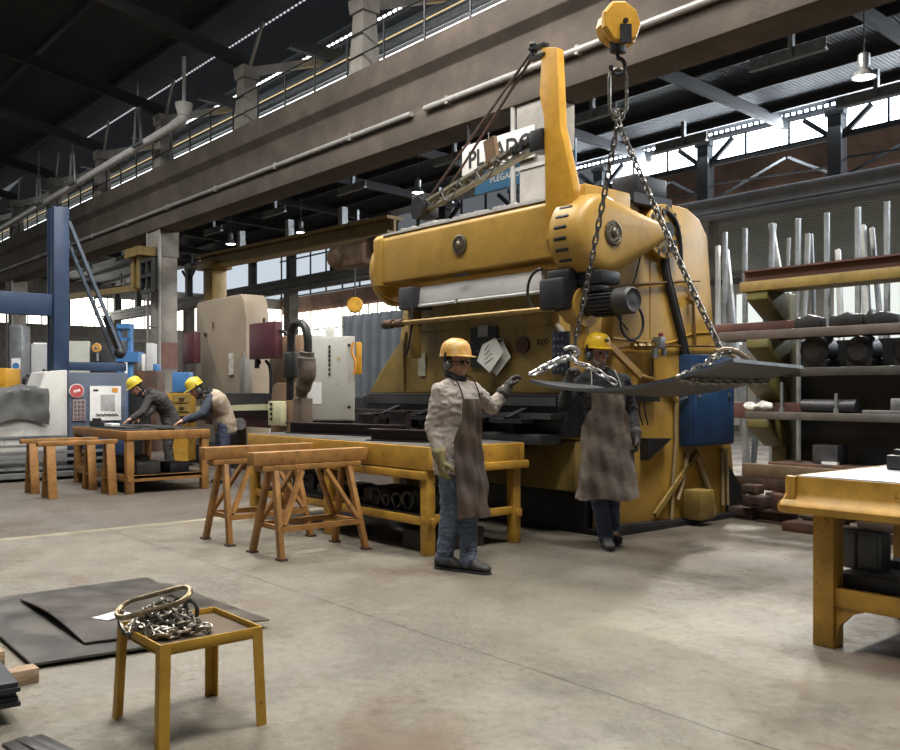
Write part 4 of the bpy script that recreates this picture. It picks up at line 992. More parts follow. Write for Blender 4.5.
# oval master ring leaning over the heap
ca = V((cx-.01, cy-.045, zt0+.118)); ax = V((.53, .62, .22)).normalized(); sd = V((-.5, .45, .28)); sd = (sd-ax*sd.dot(ax)).normalized()
m = MB(); m.tube(link_pts(ca, ax, sd, .31, .12, 8), .011, 8, closed=True); m.build('oval_ring', M('worn_gold_ring', (.34, .27, .16), .32, .85, var=.35, vs=25), hp)
m = MB(); m.tube([ca-ax*.13, ca-ax*.15+V((0, 0, -.03)), ca-ax*.12+V((.03, -.02, -.08)), ca-ax*.1+V((.06, -.02, -.1))], .01, 8, smooth=1); m.build('hook_shank', CHROME, hp)
for k, (dx, dy) in enumerate(((.03, .05), (.09, .07))):
    m = MB(); c = V((cx+dx, cy+dy, zt0+.085)); m.tube([c+V((.03*math.cos(a), .015*math.cos(a), .04*math.sin(a))) for a in [-.6+k2*.42 for k2 in range(11)]], .009, 8, smooth=1); m.build('grab_hook', STEEL_D, hp)

# ---------------------------------------------------------------- plates and timber on the floor at left
def plate(label, corners, z, th, mat, curl=None):
    a, b, c, d = [V((*q, 0)) for q in corners]
    def f(u, v):
        p = (a*(1-u)+b*u)*(1-v)+(d*(1-u)+c*u)*v; zz = z+th
        if curl: zz += curl(u, v)
        return V((p.x, p.y, zz))
    m = MB(); m.grid(f, 20, 8, thick=th); return tag(m.build('steel_plate', mat, smooth=.5), label, 'plate')
plate('large dark steel plate lying on the floor behind the low table', ((-4.66, 1.28), (-4.52, 2.42), (-6.3, 2.5), (-6.3, 1.32)), .02, .012, FLOORPL)
plate('curled dark steel plate lying on top of the larger floor plate', ((-4.82, 1.58), (-4.62, 2.55), (-5.95, 2.5), (-6.1, 1.60)), .040, .008, M('mill_scale_plate', (.15, .135, .12), .33, .5, var=.35, vs=4), curl=lambda u, v: .03*(2*(1-u)-1)**2*v**2*0+.035*(1-u)**2*math.sin(PI*v)*1.0)
for y in (1.5, 2.2): 
    m = MB(); m.bx((-6.2, y-.04, 0), (-4.85, y+.04, .019)); tag(m.build('timber_batten', WOOD), 'thin batten under the %s part of the large floor plate' % ('near' if y < 2 else 'far'), 'timber')
p = at(112, 617, z=.06); m = MB(); m.box((p.x, p.y, .068), (.12, .18, .003), rot=.4); tag(m.build('paper_label', PAPERW, smooth=0), 'small white label lying on the dark floor plates by the low table', 'paper')
# timber bearers and the stack of thick plates
bar('timber_bearer', 'raw timber bearer end sticking out of the stack of thick black plates', (-4.46, .35, 0), (-4.49, 1.25, 0), .09, .07, WOOD, cat='timber')
bar('timber_bearer', 'second raw timber bearer further left under the stack of black plates', (-4.86, .35, 0), (-4.88, 1.20, 0), .09, .07, WOOD, cat='timber')
for k in range(5):
    zz = .0705+.0195*k; o = .012*((k*7) % 3)
    m = MB(); m.poly([(-3.95-o, 1.04-o*.5, zz), (-5.05-o, 1.10-o*.3, zz), (-5.08-o, .40, zz), (-4.0-o, .36, zz)], (0, 0, .018)); tag(m.build('thick_plate', M('black_plate%d' % k, (.03+.004*k, .032+.004*k, .036+.004*k), .45, .3)), ['lowest', 'second lowest', 'middle', 'second highest', 'topmost'][k]+' thick black plate of the stack at the left edge', 'plate', 'thick plates in the stack')
for k, (u0, v0, u1, v1) in enumerate(((20, 737, 52, 752), (35, 735, 66, 750), (8, 741, 35, 758))):
    p = at(u0, v0, z=.012); q = at(u1, v1, z=.012); d = (q-p).normalized()
    bar('flat_bar', ['middle dark flat bar in the bottom left corner', 'right dark flat bar in the bottom left corner', 'left dark flat bar in the bottom left corner'][k], (p.x, p.y, .0), (q.x+d.x*.2, q.y+d.y*.2, 0), .05, .012, STEEL_D, 'flat bars on the floor')
# ---------------------------------------------------------------- suspended sheet, slings and hook block
SH = {'a': V((-4.95, 5.0, 1.452)), 'b': V((-3.16, 5.0, 1.565)), 'c': V((-3.16, 5.86, 1.535)), 'd': V((-4.95, 5.80, 1.405))}
def sheet_pt(u, v):
    a, b, c, d = SH['a'], SH['b'], SH['c'], SH['d']
    p = (a*(1-u)+b*u)*(1-v)+(d*(1-u)+c*u)*v
    return V((p.x, p.y, p.z-.135*4*u*(1-u)*(1-.25*u)))
m = MB(); m.grid(lambda u, v: sheet_pt(u, v), 30, 6, thick=.024)
tag(m.build('curved_plate', M('hanging_plate_steel', (.11, .115, .12), .42, .5, var=.25, vs=3, wear=(.16, .14, .12), ws=4, wt=.66), smooth=.5), 'dark curved steel plate hanging from chains in front of the second worker', 'plate')
hk = V((-4.40, 5.4, 0))
hb = thing('crane_hook_block', 'yellow crane hook block hanging at the top of the photo', 'hook', (-4.40, 5.4, 3.95))
cz = at(618, 26, Y=5.4).z
m = MB(); ax = (RT*.35-FW*.93).normalized()
o8 = V((hk.x, hk.y, cz))
for s in (-1, 1):
    m.lathe([(0, 0), (.155, 0), (.165, .02), (.165, .05), (.15, .065), (0, .07)], o8+ax*(.03 if s > 0 else -.10)+RT*(.035 if s < 0 else -.012), ax, 9 if s > 0 else 10)
m.lathe([(0, -.11), (.13, -.11), (.13, .05), (0, .05)], o8, ax, 10)
m.build('sheave_housing', Y_HOIST, hb, smooth=.3)
m = MB(); m.box(o8+V((0, 0, -.10))+ax*.11, (.085, .03, .14), rot=math.atan2(RT.y, RT.x)); m.box(o8+V((0, 0, -.14)), (.09, .1, .14), bev=.01); m.lathe([(0, 0), (.02, 0), (.02, .02), (0, .02)], o8+ax*.1+V((0, 0, .0)), ax, 8); m.build('crosshead', STEEL_B, hb)
m = MB(); hc2 = o8+V((0, 0, -.31)); P = [o8+V((0, 0, -.2)), o8+V((0, 0, -.24))]+[hc2+RT*(.055*math.cos(a))+V((0, 0, .065*math.sin(a))) for a in [math.radians(100-k*26) for k in range(12)]]
m.tube(P, .017, 8, smooth=1); m.build('hook', STEEL_B, hb)
m = MB()
for s in (-1, 1): m.cyl(o8+V((0, 0, .1))+RT*.06*s, (o8.x+RT.x*.06*s, o8.y+RT.y*.06*s, zr(5.4)-.05), .008, seg=6)
m.build('wire_rope', STEEL_B, hb)
sl = thing('chain_sling', 'two-legged chain sling hanging from the yellow hook block to the plate', 'chain', (hk.x, hk.y, 3.3))
mz0 = hc2.z-.055
m = MB(); mt = V((hk.x, hk.y, mz0-.14)); m.tube(link_pts(mt, V((0, 0, 1)), RT, .36, .13, 8), .013, 8, closed=True); m.build('master_link', CHROME, sl)
b0 = V((hk.x, hk.y, mz0-.31))
L1 = at(573, 352, Y=5.42); R1 = at(722, 352, Y=5.42)
m = MB(); m.tube(link_pts(b0+RT*.02, V((.1, 0, 1)).normalized(), RT, .09, .05), .009, 6, closed=True); m.tube(link_pts(b0-RT*.02, V((-.1, 0, 1)).normalized(), RT, .09, .05), .009, 6, closed=True)
m.build('joining_link', CHROME, sl)
for tgt in (L1, R1):
    m = MB(); chain(m, sag(b0+V((0, 0, -.05)), tgt, .03, 14), .062, .0085, .036); m.build('chain_leg', M('dull_chain_steel', (.22, .2, .18), .35, .9, var=.4, vs=30), sl)
# left grip: chain choked over the plate's left end, with its grab hook
def on(u, v, dz=.022): return sheet_pt(u, v)+V((0, 0, dz))
BRT = M('bright_chain_steel_grip', (.55, .53, .5), .3, .85, var=.3, vs=30)
e1 = at(532, 374, Y=5.05); e2 = at(566, 357, Y=5.35); e3 = at(616, 383, Y=5.5)
m = MB(); chain(m, [e1, at(545, 368, Y=5.15), e2], .075, .012, .05); m.build('chain_grip', BRT, sl)
m = MB(); chain(m, [L1, e2+V((.03, .03, -.03)), at(592, 368, Y=5.42), e3], .06, .0085, .036); m.build('chain_grip', BRT, sl)
m = MB(); c = at(571, 353, Y=5.38); m.tube([c+RT*(.06*math.cos(a))+V((0, 0, .05*math.sin(a))) for a in [math.radians(150-k*27) for k in range(11)]], .016, 8, smooth=1); m.tube([at(548, 364, Y=5.2), at(556, 361, Y=5.25), at(566, 361, Y=5.33)], .02, 8); m.build('grab_hook', BRT, sl)
# right grip: a turn of chain under and over the plate
m = MB(); uR = .80
W = [R1, at(712, 360, Y=5.25), on(uR-.02, .12), sheet_pt(uR-.02, -.03)+V((0, 0, -.02)), sheet_pt(uR, .1)+V((0, 0, -.045)), sheet_pt(uR+.03, .5)+V((0, 0, -.05)), sheet_pt(uR+.06, .95)+V((0, 0, -.045)), sheet_pt(uR+.06, 1.03), on(uR+.05, .95), at(737, 352, Y=5.6), R1+V((.02, .03, 0))]
chain(m, W, .055, .008, .034); m.build('chain_grip', M('mid_chain_steel', (.36, .34, .3), .3, .9, var=.35, vs=30), sl)
m = MB(); m.tube([at(716, 352, Y=5.35), at(727, 349, Y=5.45), at(738, 352, Y=5.55), at(748, 359, Y=5.6)], .02, 8, smooth=1); m.tube([at(712, 357, Y=5.35), at(724, 353, Y=5.45), at(735, 357, Y=5.5)], .016, 8, smooth=1); m.build('grab_hook', M('tan_hook', (.32, .24, .15), .45, .5), sl)

# ---------------------------------------------------------------- rack of steel at the right
YR = 10.0
rk = thing('cantilever_rack', 'olive yellow cantilever rack loaded with steel beside the press', 'rack', (-4.5, 10.4, 0))
for i, x in enumerate((at(783, 300, Y=10.4).x, -1.0)):
    m = MB(); m.bx((x-.1, 10.3, 0), (x+.1, 10.55, 2.56), bev=.01); m.build('upright', OLIVE, rk)
    for z in (2.56, 1.98, 1.53, 1.02):
        m = MB(); m.prism([(9.8, z), (10.32, z), (10.32, z-.34), (10.2, z-.34), (9.8, z-.1)], 'X', x-.14, x+.14, bev=.008); m.build('bracket_arm', OLIVE, rk)
m = MB(); m.bx((-5.6, 10.0, 0), (0.5, 10.9, .12)); m.build('base_plate', RUST, rk)
m = MB(); m.bx((-5.72, 10.56, .12), (0.5, 10.6, 1.97)); m.build('back_panel', BLACK, rk)
# top: yellow rail with a red beam lying on it
p = at(745, 292, Y=9.9); 
t = thing('steel_rail', 'long yellow painted steel rail on the top arms of the rack', 'rail', (p.x, 9.9, 2.56))
m = MB(); m.bx((p.x, 9.78, 2.561), (2.0, 9.84, 2.68), bev=.004); m.bx((p.x, 9.84, 2.561), (2.0, 10.2, 2.575)); m.build('rail', M('lemon_yellow_paint', (.24, .165, .04), .5, var=.2, vs=4, wear=(.2, .12, .05), ws=5, wt=.6), t)
for x in (-3.95,):
    m = MB(); m.bx((x-.07, 9.755, 2.55), (x+.07, 9.80, 2.76), bev=.006); m.build('clamp', OLIVE, t)
m = MB(); x0 = p.x+.02
m.bx((x0, 9.845, 2.578), (2.2, 10.1, 2.6)); m.bx((x0, 9.80, 2.80), (2.2, 10.1, 2.82)); m.bx((x0, 9.86, 2.58), (2.2, 9.9, 2.81)); tag(m.build('steel_beam', REDBROWN), 'long red brown steel beam on the topmost level of the rack', 'steel beam')
# levels
def lev(label, u, v, x1, y, w, h, mat, name='steel_bar', group=None, cat='steel bar', hol=False):
    p = at(u, v, Y=y); m = MB(); m.bx((p.x, y, p.z), (x1, y+w, p.z+h), bev=.004)
    return tag(m.build(name, mat), label, cat, group)
def setz(z, label, u, x1, y, w, h, mat, name='steel_bar', cat='steel bar', group=None):
    p = at(u, 300, Y=y); m = MB(); m.bx((p.x, y, z), (x1, y+w, z+h), bev=.006); return tag(m.build(name, mat), label, cat, group)
setz(1.981, 'long grey brown bar across the second level of the rack', 715, 2, 9.85, .09, .11, M('grey_brown_bar', (.12, .095, .085), .5, .4))
setz(2.10, 'short red brown bar ending left of the rack upright on the second level', 712, -5.36, 9.95, .09, .10, REDBROWN)
setz(1.981, 'dark bar behind the long grey brown bar of the second level', 724, 2, 10.12, .1, .08, STEEL_B)
setz(1.531, 'long dark steel bar across the third level of the rack', 800, 2, 9.82, .12, .10, STEEL_D)
setz(1.531, 'second dark bar behind the first on the third level of the rack', 735, 2, 10.05, .1, .07, STEEL_B)
setz(1.021, 'long pale-edged steel bar across the fourth level of the rack', 745, 2, 9.82, .12, .09, M('pale_edged_bar', (.15, .14, .13), .4, .5))
setz(1.021, 'red brown beam stub left of the rack upright below the plate', 731, -5.2, 10.05, .14, .2, REDBROWN)
rng = random.Random(21)
for i in range(7):       # dark tooling blocks on the second level
    x = -5.42+.42*i; m = MB(); w = rng.uniform(.3, .40)
    m.prism([(x, 2.092), (x+w, 2.092), (x+w, 2.17+rng.uniform(0, .05)), (x+w*.7, 2.16+rng.uniform(0, .1)), (x+w*.55, 2.22+rng.uniform(0, .05)), (x+w*.2, 2.2), (x+w*.12, 2.26+rng.uniform(-.06, .02)), (x, 2.2)], 'Y', 9.85, 10.0, bev=.008)
    tag(m.build('tooling_block', STEEL_B), 'jagged black tooling block in the row on the rack\'s second level', 'tooling', 'tooling blocks on the second level')
for i in range(4):       # rounded black castings on the third level
    x = -5.25+.52*i; z = 1.632; m = MB(); r = rng.uniform(.17, .22)
    m.lathe([(0, 0), (r, 0), (r*1.02, .05), (r*.92, .2), (r*.6, .24), (.05, .24), (0, .24)], (x, 10.2, z+r-.0), (0, -1, 0), 16); m.bx((x-r*.8, 10.0, z), (x+r*.8, 10.3, z+.1), bev=.01); m.cyl((x+r*.7, 10.1, z+.05), (x+r*.72, 10.1, z+.26), .03, seg=8)
    tag(m.build('casting', STEEL_B), 'rounded black casting in the row on the rack\'s third level', 'casting', 'castings on the third level')
# things on the fourth level
p = at(757, 405, Y=9.95); m = MB()
for k in range(9): m.ball((p.x+rng.uniform(-.16, .16), 9.92+rng.uniform(-.03, .03), 1.155+rng.uniform(0, .04)), (rng.uniform(.05, .1), .05, rng.uniform(.03, .05)), 8, Matrix.Rotation(rng.uniform(-.6, .6), 4, 'Y'))
tag(remesh(m, 'rag', PAPERW, None, .012, 3), 'crumpled white rag on the fourth level of the rack', 'rag')
m = MB(); m.cyl((-5.35, 9.93, 1.189), (-4.72, 9.93, 1.189), .075, seg=16); m.lathe([(.075, 0), (.077, 0), (.077, .05), (.075, .05)], (-4.76, 9.93, 1.189), (1, 0, 0), 16); tag(m.build('flanged_pipe', M('dark_grey_pipe', (.05, .05, .055), .45, .4)), 'dark flanged pipe lying on the fourth level of the rack', 'pipe')
m = MB(); m.bx((-4.62, 9.84, 1.112), (-3.9, 9.94, 1.15), bev=.004); m.bx((-4.32, 9.85, 1.15), (-4.18, 9.96, 1.28), bev=.01); tag(m.build('slide_bar', STEEL_G), 'grey bar with a small block on it on the rack\'s fourth level', 'steel bar')
for i, (x, h) in enumerate(((-5.58, .35), (-4.92, .22))):
    m = MB(); m.cyl((x, 9.86, 1.112), (x, 9.86, 1.112+h), .018, seg=8); m.cyl((x, 9.86, 1.112), (x, 9.86, 1.16), .03, seg=8); tag(m.build('upright_bolt', GALV), ['taller thin metal rod standing on the rack\'s fourth level', 'shorter thin metal rod standing by the flanged pipe on the rack'][i], 'rod')
# lower shelves, tray and timbers
m = MB(); m.bx((-5.25, 9.95, .523), (-4.95, 10.2, .74), bev=.01); m.bx((-5.20, 9.945, .55), (-5.0, 9.95, .71)); tag(m.build('gear_case', M('dark_grey_case', (.06, .06, .065), .5)), 'small dark grey case on the low rack shelf by the black panel', 'box')
p = at(830, 448, Y=9.9); m = MB(); m.bx((p.x-.1, 9.9, .523), (p.x+.08, 9.96, .55)); tag(m.build('paper_scrap', PAPERW), 'small white scrap below the dark grey case', 'paper')
m = MB(); m.bx((-5.7, 9.75, .42), (1, 10.25, .52), bev=.01)
for x in (-5.3, -3.5, -1.5): m.bx((x-.06, 9.8, .12), (x+.06, 10.25, .42))
m.build('bottom_shelf', RUST, rk)
LB = M('tan_steel_bar', (.20, .14, .085), .6, .2, var=.25)
bar('steel_bar', 'tan steel bar end showing left of the right-edge table under the rack', (-5.65, 9.18, .40), (-2.0, 9.18, .40), .12, .14, LB)
bar('steel_bar', 'dark bar lying behind the tan bar under the rack', (-5.5, 9.33, .40), (-1.5, 9.33, .40), .13, .12, RUST)
bar('steel_bar', 'grey brown bar on the low pile beneath the tan bar', (-5.75, 9.25, .26), (-2.0, 9.3, .26), .3, .135, RUST)
for i in range(3): bar('timber_bearer', 'timber bearer under the low pile of steel below the rack', (-5.2+1.5*i, 8.95, 0), (-5.2+1.5*i, 9.72, 0), .12, .255, RUST, 'bearers under the low pile', 'timber')
# heap of rusty offcuts at the foot of the rack
rng = random.Random(9)
HL = ['rusty steel block at the left foot of the rack', 'rusty beam offcut lying in front of the rack']
HP = [(-5.15, 8.70, .30, .20, .12, 0), (-4.72, 8.62, .42, .18, .14, 0), (-4.95, 8.62, .26, .2, .12, 1), (-5.05, 8.68, .18, .18, .1, 2), (-4.2, 8.58, .5, .22, .12, 0), (-4.6, 8.60, .3, .14, .16, 1), (-3.6, 8.6, .5, .2, .13, 0), (-4.05, 8.6, .36, .2, .13, 1), (-3.0, 8.62, .5, .2, .14, 0), (-3.3, 8.6, .42, .16, .12, 1)]
HP = [(x-.16, y-.06, *r) for x, y, *r in HP]
zl = {0: .0, 1: .145, 2: .27}
for i, (x, y, sx, sy, sz_, l) in enumerate(HP):
    m = MB(); z = zl[l]+sz_/2; rot = rng.uniform(-.12, .12)
    if i % 3 == 1:
        R = Matrix.Rotation(rot, 4, 'Z'); m.box((x, y, z-sz_/2+.012), (sx, sy, .024), rot); m.box((x, y, z+sz_/2-.012), (sx, sy, .024), rot); m.box((x, y, z), (sx, .03, sz_-.03), rot)
    else:
        m.box((x, y, z), (sx, sy, sz_), rot, bev=.012); m.box((x+.03, y-sy/2, z+.01), (sx*.4, .03, sz_*.5), rot)
    tag(m.build('steel_offcut', RUST if i % 2 else M('dark_rust%d' % i, (.06, .035, .027), .7, .2, var=.3)), 'rusty steel offcut in the heap on the floor at the foot of the rack', 'offcut', 'offcuts at the foot of the rack')
bar('steel_bar', 'long rusty bar on the floor behind the right-edge table', (-4.6, 8.25, 0), (-1.0, 8.25, 0), .25, .09, RUST)
bar('steel_bar', 'upper rusty bar crossing the floor pile behind the right-edge table', (-3.9, 8.28, .092), (-1.0, 8.22, .092), .14, .08, M('grey_rust_bar', (.10, .075, .06), .6, .3))
# standing stock behind the rack
GR = 'bars standing upright behind the rack'
for i, u in enumerate((724, 744, 771, 797, 826, 857, 886)):
    p = at(u, 300, Y=12.6); m = MB(); m.bx((p.x-.034, 12.6, 0), (p.x+.034, 12.66, H+(391-(232-.19*(u-724)))/900*(p-V((0,0,H))).dot(FW)), bev=.004); tag(m.build('steel_bar', GALV), 'grey steel post standing upright in the row behind the rack', 'steel bar', GR)
LEAN = [(718, 345, 718, 246, .10), (735, 340, 726, 250, .12), (764, 340, 774, 224, .10), (790, 330, 771, 224, .10), (805, 330, 808, 234, .10), (815, 330, 811, 234, .08), (867, 320, 862, 226, .14), (880, 320, 872, 228, .09), (785, 330, 789, 238, .07), (841, 330, 838, 250, .1)]
GL = [M('galv_tint%d' % i, c, .4, .4, var=.15) for i, c in enumerate(((.34, .35, .35), (.20, .21, .22), (.12, .13, .14)))]
for i, (ua, va, ub, vb, w) in enumerate(LEAN):
    p = at(ua, va, Y=13.1+.12*(i % 3)); q = at(ub, vb, Y=13.5+.1*(i % 3)); d = (q-p); p0 = p-d*(p.z/d.z)
    m = MB(); m.beam(p0, q, w*.75, w*.6, up=(0, 1, 0), bev=.004); tag(m.build('steel_profile', GL[i % 3]), 'long metal profile leaning upright behind the rack at right', 'steel bar', 'profiles leaning behind the rack')
m = MB(); m.bx((-9.5, 13.7, 3.2), (2, 13.8, 3.3)); m.bx((-9.5, 13.7, 0), (-9.35, 13.85, 3.3)); m.bx((1.85, 13.7, 0), (2, 13.85, 3.3)); m.bx((-4.0, 13.7, 0), (-3.88, 13.85, 3.3)); tag(m.build('stock_frame', STEEL_D), 'dark steel frame the upright profiles lean on behind the rack', 'frame')
m = MB(); m.bx((-3.0, 11.1, 0), (2, 11.3, 2.55), bev=.01); m.bx((-2.9, 11.08, .2), (1.9, 11.1, 2.4)); tag(m.build('brown_panel', M('brown_panel_paint', (.16, .10, .06), .7)), 'brown panel standing behind the rack at the photo\'s right edge', 'panel')
# ---------------------------------------------------------------- left background: cutting machine with its gantry
bm_ = thing('cutting_machine', 'blue and white cutting machine with a tall blue mast at the left edge', 'machine', (-15.6, 4.2, 0))
a = at(68, 372, X=-14.9); b = at(128, 372, X=-14.9)
ztop = 1.66
m = MB(); m.bx((-15.9, a.y, .12), (-14.9, b.y, ztop), bev=.02); cab = m.build('control_cabinet', BLUEGREY, bm_)
m = MB(); m.bx((-14.9, a.y+.02, .3), (-14.885, b.y-.02, ztop-.2), bev=.004); m.build('cabinet_front', M('slate_blue_panel', (.085, .11, .16), .45), cab)
m = MB(); m.bx((-14.9, a.y+.02, .28), (-14.87, b.y-.02, .62), bev=.006); m.build('lower_panel', BLUEM, cab)
xf = -14.86
pa = at(90, 386, X=xf); pb = at(121, 420, X=xf)
m = MB(); m.bx((xf-.02, pa.y, pb.z), (xf, pb.y, pa.z)); ps = m.build('poster', PAPERW, cab)
m = MB()
lg = M('poster_grey', (.45, .45, .45), .7); 
m.bx((xf, pa.y+.17, pb.z+.16), (xf+.004, pa.y+.40, pa.z-.14)); m.build('poster_picture', lg, ps)
m = MB(); m.bx((xf, pb.y-.15, pa.z-.1), (xf+.004, pb.y-.05, pa.z-.03)); m.build('poster_mark', ORANGE, ps)
m = MB(); m.bx((xf, pa.y+.05, pa.z-.085), (xf+.004, pa.y+.13, pa.z-.055)); m.build('poster_mark', BLACK, ps)
# illegible scrawl under the picture
m = MB(); P = []
for k in range(17): P.append(V((xf+.004, pa.y+.10+.022*k, pb.z+.09+.02*math.sin(k*2.3))))
m.tube(P, .009, 5, smooth=1); m.build('scrawl', BLACK, ps)
lc = at(76.5, 391, X=xf-.01); m = MB(); m.lathe([(0, 0), (.115, 0), (.115, .012), (0, .012)], lc, (1, 0, 0), 24); rb = m.build('round_emblem', PAPERW, cab)
m = MB(); m.lathe([(.085, .012), (.105, .012), (.105, .018), (.085, .018)], lc, (1, 0, 0), 24); m.lathe([(0, .012), (.07, .012), (.07, .016), (0, .016)], lc, (1, 0, 0), 24); m.build('emblem_ring', RED, rb)
m = MB(); m.box(lc+V((.018, 0, 0)), (.008, .11, .012))
for k in range(3): m.ball(lc+V((.017, -.035+.035*k, .012*(k-1))), (.006, .012, .026))
m.build('emblem_figure', PAPERW, rb)
m = MB()
kc = at(79, 410, X=xf-.01)
m.box(kc, (.02, .2, .34)); kp = m.build('keypad', M('keypad_pink_grey', (.33, .25, .24), .6), cab)
for i in range(3):
    for j in range(5):
        m = MB(); m.box(kc+V((.012, -.06+.06*i, -.13+.065*j)), (.01, .04, .045), bev=.003); m.build('key', M('key_dark', (.16, .13, .14), .5) if (i+j) == 0 else bpy.data.materials['key_dark'], kp)
# white body left of the cabinet
m = MB(); m.prism([(a.y-2.6, .12), (a.y-2.6, 1.06), (a.y-.60, 1.06), (a.y-.46, 1.30), (a.y-.34, 1.66), (a.y, 1.70), (a.y, .12)], 'X', -15.7, -14.92, bev=.02); m.build('white_body', WHITEM, bm_)
m = MB()
for k in range(4): m.bx((-14.8+.22*k*0, a.y-2.6, .16+.14*k*.8), (-14.55-.05*k, b.y-.4, .2+.14*k*.8))
m.bx((-14.95, a.y-2.6, .05), (-14.4, b.y-.2, .12)); m.build('guide_rail', GALV, bm_)
m = MB(); m.bx((-15.0, a.y-2.6, .62), (-14.9, a.y-.02, .66)); m.build('seam_strip', STEEL_G, bm_)
# mast, cross-beam, frame and ladder brace
mu = at(61, 208, X=-15.3)
m = MB(); w = .135
m.bx((-15.45, mu.y-.14, 1.6), (-15.2, mu.y+.10, mu.z), bev=.01); m.bx((-15.5, mu.y-.16, 1.6), (-15.46, mu.y+.02, mu.z-.02)); m.build('mast', BLUEM, bm_)
z1 = at(30, 293, X=-15.3).z; z0 = at(30, 315, X=-15.3).z
m = MB(); m.bx((-15.4, mu.y-3, z0), (-15.25, mu.y-.1, z1), bev=.01); m.build('cross_beam', BLUEM, bm_)
m = MB(); e = at(122, 364, X=-15.3); zz = e.z
m.bx((-15.4, mu.y, zz-.12), (-15.25, e.y+.06, zz+.02), bev=.008); m.build('sill_beam', BLUEM, bm_)
m = MB(); q = at(121, 352, X=-15.3); s0 = at(66, 222, X=-15.3)
for dx in (-.16, .1):
    m.beam((-15.32+dx, s0.y+dx*.2, s0.z), (-15.32+dx, q.y+dx*.2, q.z-.1), .06, .05)
for k in range(1, 14):
    c = s0.lerp(q, k/14); m.beam((-15.48, c.y, c.z), (-15.22, c.y, c.z), .025, .025)
m.build('ladder_brace', M('blue_grey_ladder', (.11, .14, .18), .5, .3), bm_)
m = MB(); c = s0.lerp(q, .72); m.beam(c, s0.lerp(q, .98), .12, .1); m.ball(s0.lerp(q, .96)+V((.05, 0, -.1)), .1); m.build('feed_motor', BLACK, bm_)
# cloth over the body
m = MB(); yl, yr = a.y-2.55, a.y-.16-.14
def cl(u, v):
    y = yl+(yr-yl)*u; x0 = -15.5+.66*min(1, v/.45) if v < .45 else -14.84
    z = 1.09+.26*math.sin(min(1, v/.45)*PI/2*0+0)*0
    top = 1.30+.05*math.sin(u*9)+.1*u
    z = top-.02*v if v < .45 else top-(v-.45)/.55*(.40+.10*u+.03*math.sin(u*14))
    w = noise.noise(V((u*13+v*3, v*2.2, .3)))+.6*abs(noise.noise(V((u*24-v*5, v*4, 2.1))))
    return V((x0+.075*w*(1 if v > .4 else .2), y+.04*noise.noise(V((u*9, v*6, 5))), z+.05*w*(1-v*.5)-.06*u*u*v))
m.grid(cl, 40, 14, thick=.012); tag(m.build('dust_cover', TARP), 'crumpled dark grey cloth thrown over the white machine body', 'cloth')
# ---------------------------------------------------------------- second press behind the right-hand bending worker
sp = thing('folding_machine', 'beige folding machine with burgundy boxes behind the worker in the vest', 'machine', (-15.2, 8.0, 0))
pa = at(196, 305, Y=8.0); pb = at(246, 300, Y=8.0)
ztp = pa.z+.05
m = MB(); m.prism([(pa.x, 0), (pa.x, ztp-.1), (pa.x+.08, ztp), (pb.x-.2, ztp+.02), (pb.x-.08, ztp-.12), (pb.x, ztp-.5), (pb.x, 0)], 'Y', 8.0, 8.5, bev=.03); m.build('tall_panel', BEIGE, sp)
p = at(231, 364, Y=7.98); m = MB(); m.box(p, (.2, .012, .42)); m.build('notice_sheet', M('clear_sleeve', (.5, .47, .42), .3, var=.3, vs=10), sp)
m = MB(); m.box(at(213, 325, Y=7.98), (.03, .02, .12)); m.box(at(205, 334, Y=7.98), (.12, .02, .05)); m.build('small_fitting', RUST, sp)
p = at(246, 378, Y=7.9); m = MB(); m.box(p, (.22, .16, .75), bev=.02); m.cyl(p+V((0, -.05, .38)), p+V((0, -.05, .5)), .025); m.build('drive_unit', M('drive_grey', (.18, .17, .15), .5), sp)
def bbox_px(name, u0, v0, u1, v1, y, dep, mat, parent, bev=.012):
    p = at(u0, v0, Y=y); q = at(u1, v1, Y=y); m = MB(); m.bx((p.x, y, min(p.z, q.z)), (q.x, y+dep, max(p.z, q.z)), bev=bev); return m.build(name, mat, parent)
b1 = bbox_px('burgundy_box', 249, 324, 275, 358, 7.0, .14, BURG, sp); bbox_px('burgundy_box', 183, 333, 194, 363, 7.6, .14, BURG, sp)
m = MB(); p = at(257, 361, Y=7.1); m.cyl(p+V((0, 0, .1)), p+V((0, 0, -.12)), .04); m.ball(p+V((.04, 0, -.02)), .05); m.cyl(at(264, 326, Y=7.2), at(264, 318, Y=7.2), .02); m.build('box_knob', STEEL_B, b1)
m = MB(); m.tube([at(266, 361, Y=7.1), at(270, 366, Y=7.1), at(271, 385, Y=7.1), at(270, 400, Y=7.1)], .025, 8, smooth=1); m.tube([at(279, 330, Y=7.1), at(287, 333, Y=7.1), at(293, 342, Y=7.1), at(295, 360, Y=7.1)], .03, 8, smooth=1); m.build('box_cable', RUBBER, sp)
bbox_px('side_housing', 272, 337, 300, 384, 7.3, .6, BEIGE2, sp, .03)
m = MB(); p = at(270, 383, Y=7.2); q = at(304, 440, Y=7.2); m.prism([(p.x, 0), (p.x, p.z-.12), (p.x+.15, p.z), (q.x-.18, p.z), (q.x, p.z-.25), (q.x, 0)], 'Y', 7.2, 7.8, bev=.03); m.build('side_base', BEIGE2, sp)
pl = bbox_px('valve_panel', 268, 401, 281, 426, 7.05, .1, M('pale_yellow_panel', (.60, .58, .36), .5), sp)
for k in range(4):
    m = MB(); m.box(at(271, 404+k*5, Y=7.04), (.05, .03, .04)); m.build('switch', BLACK, pl)
bbox_px('bed_beam', 200, 393, 266, 424, 7.4, .5, BLACK, sp); 
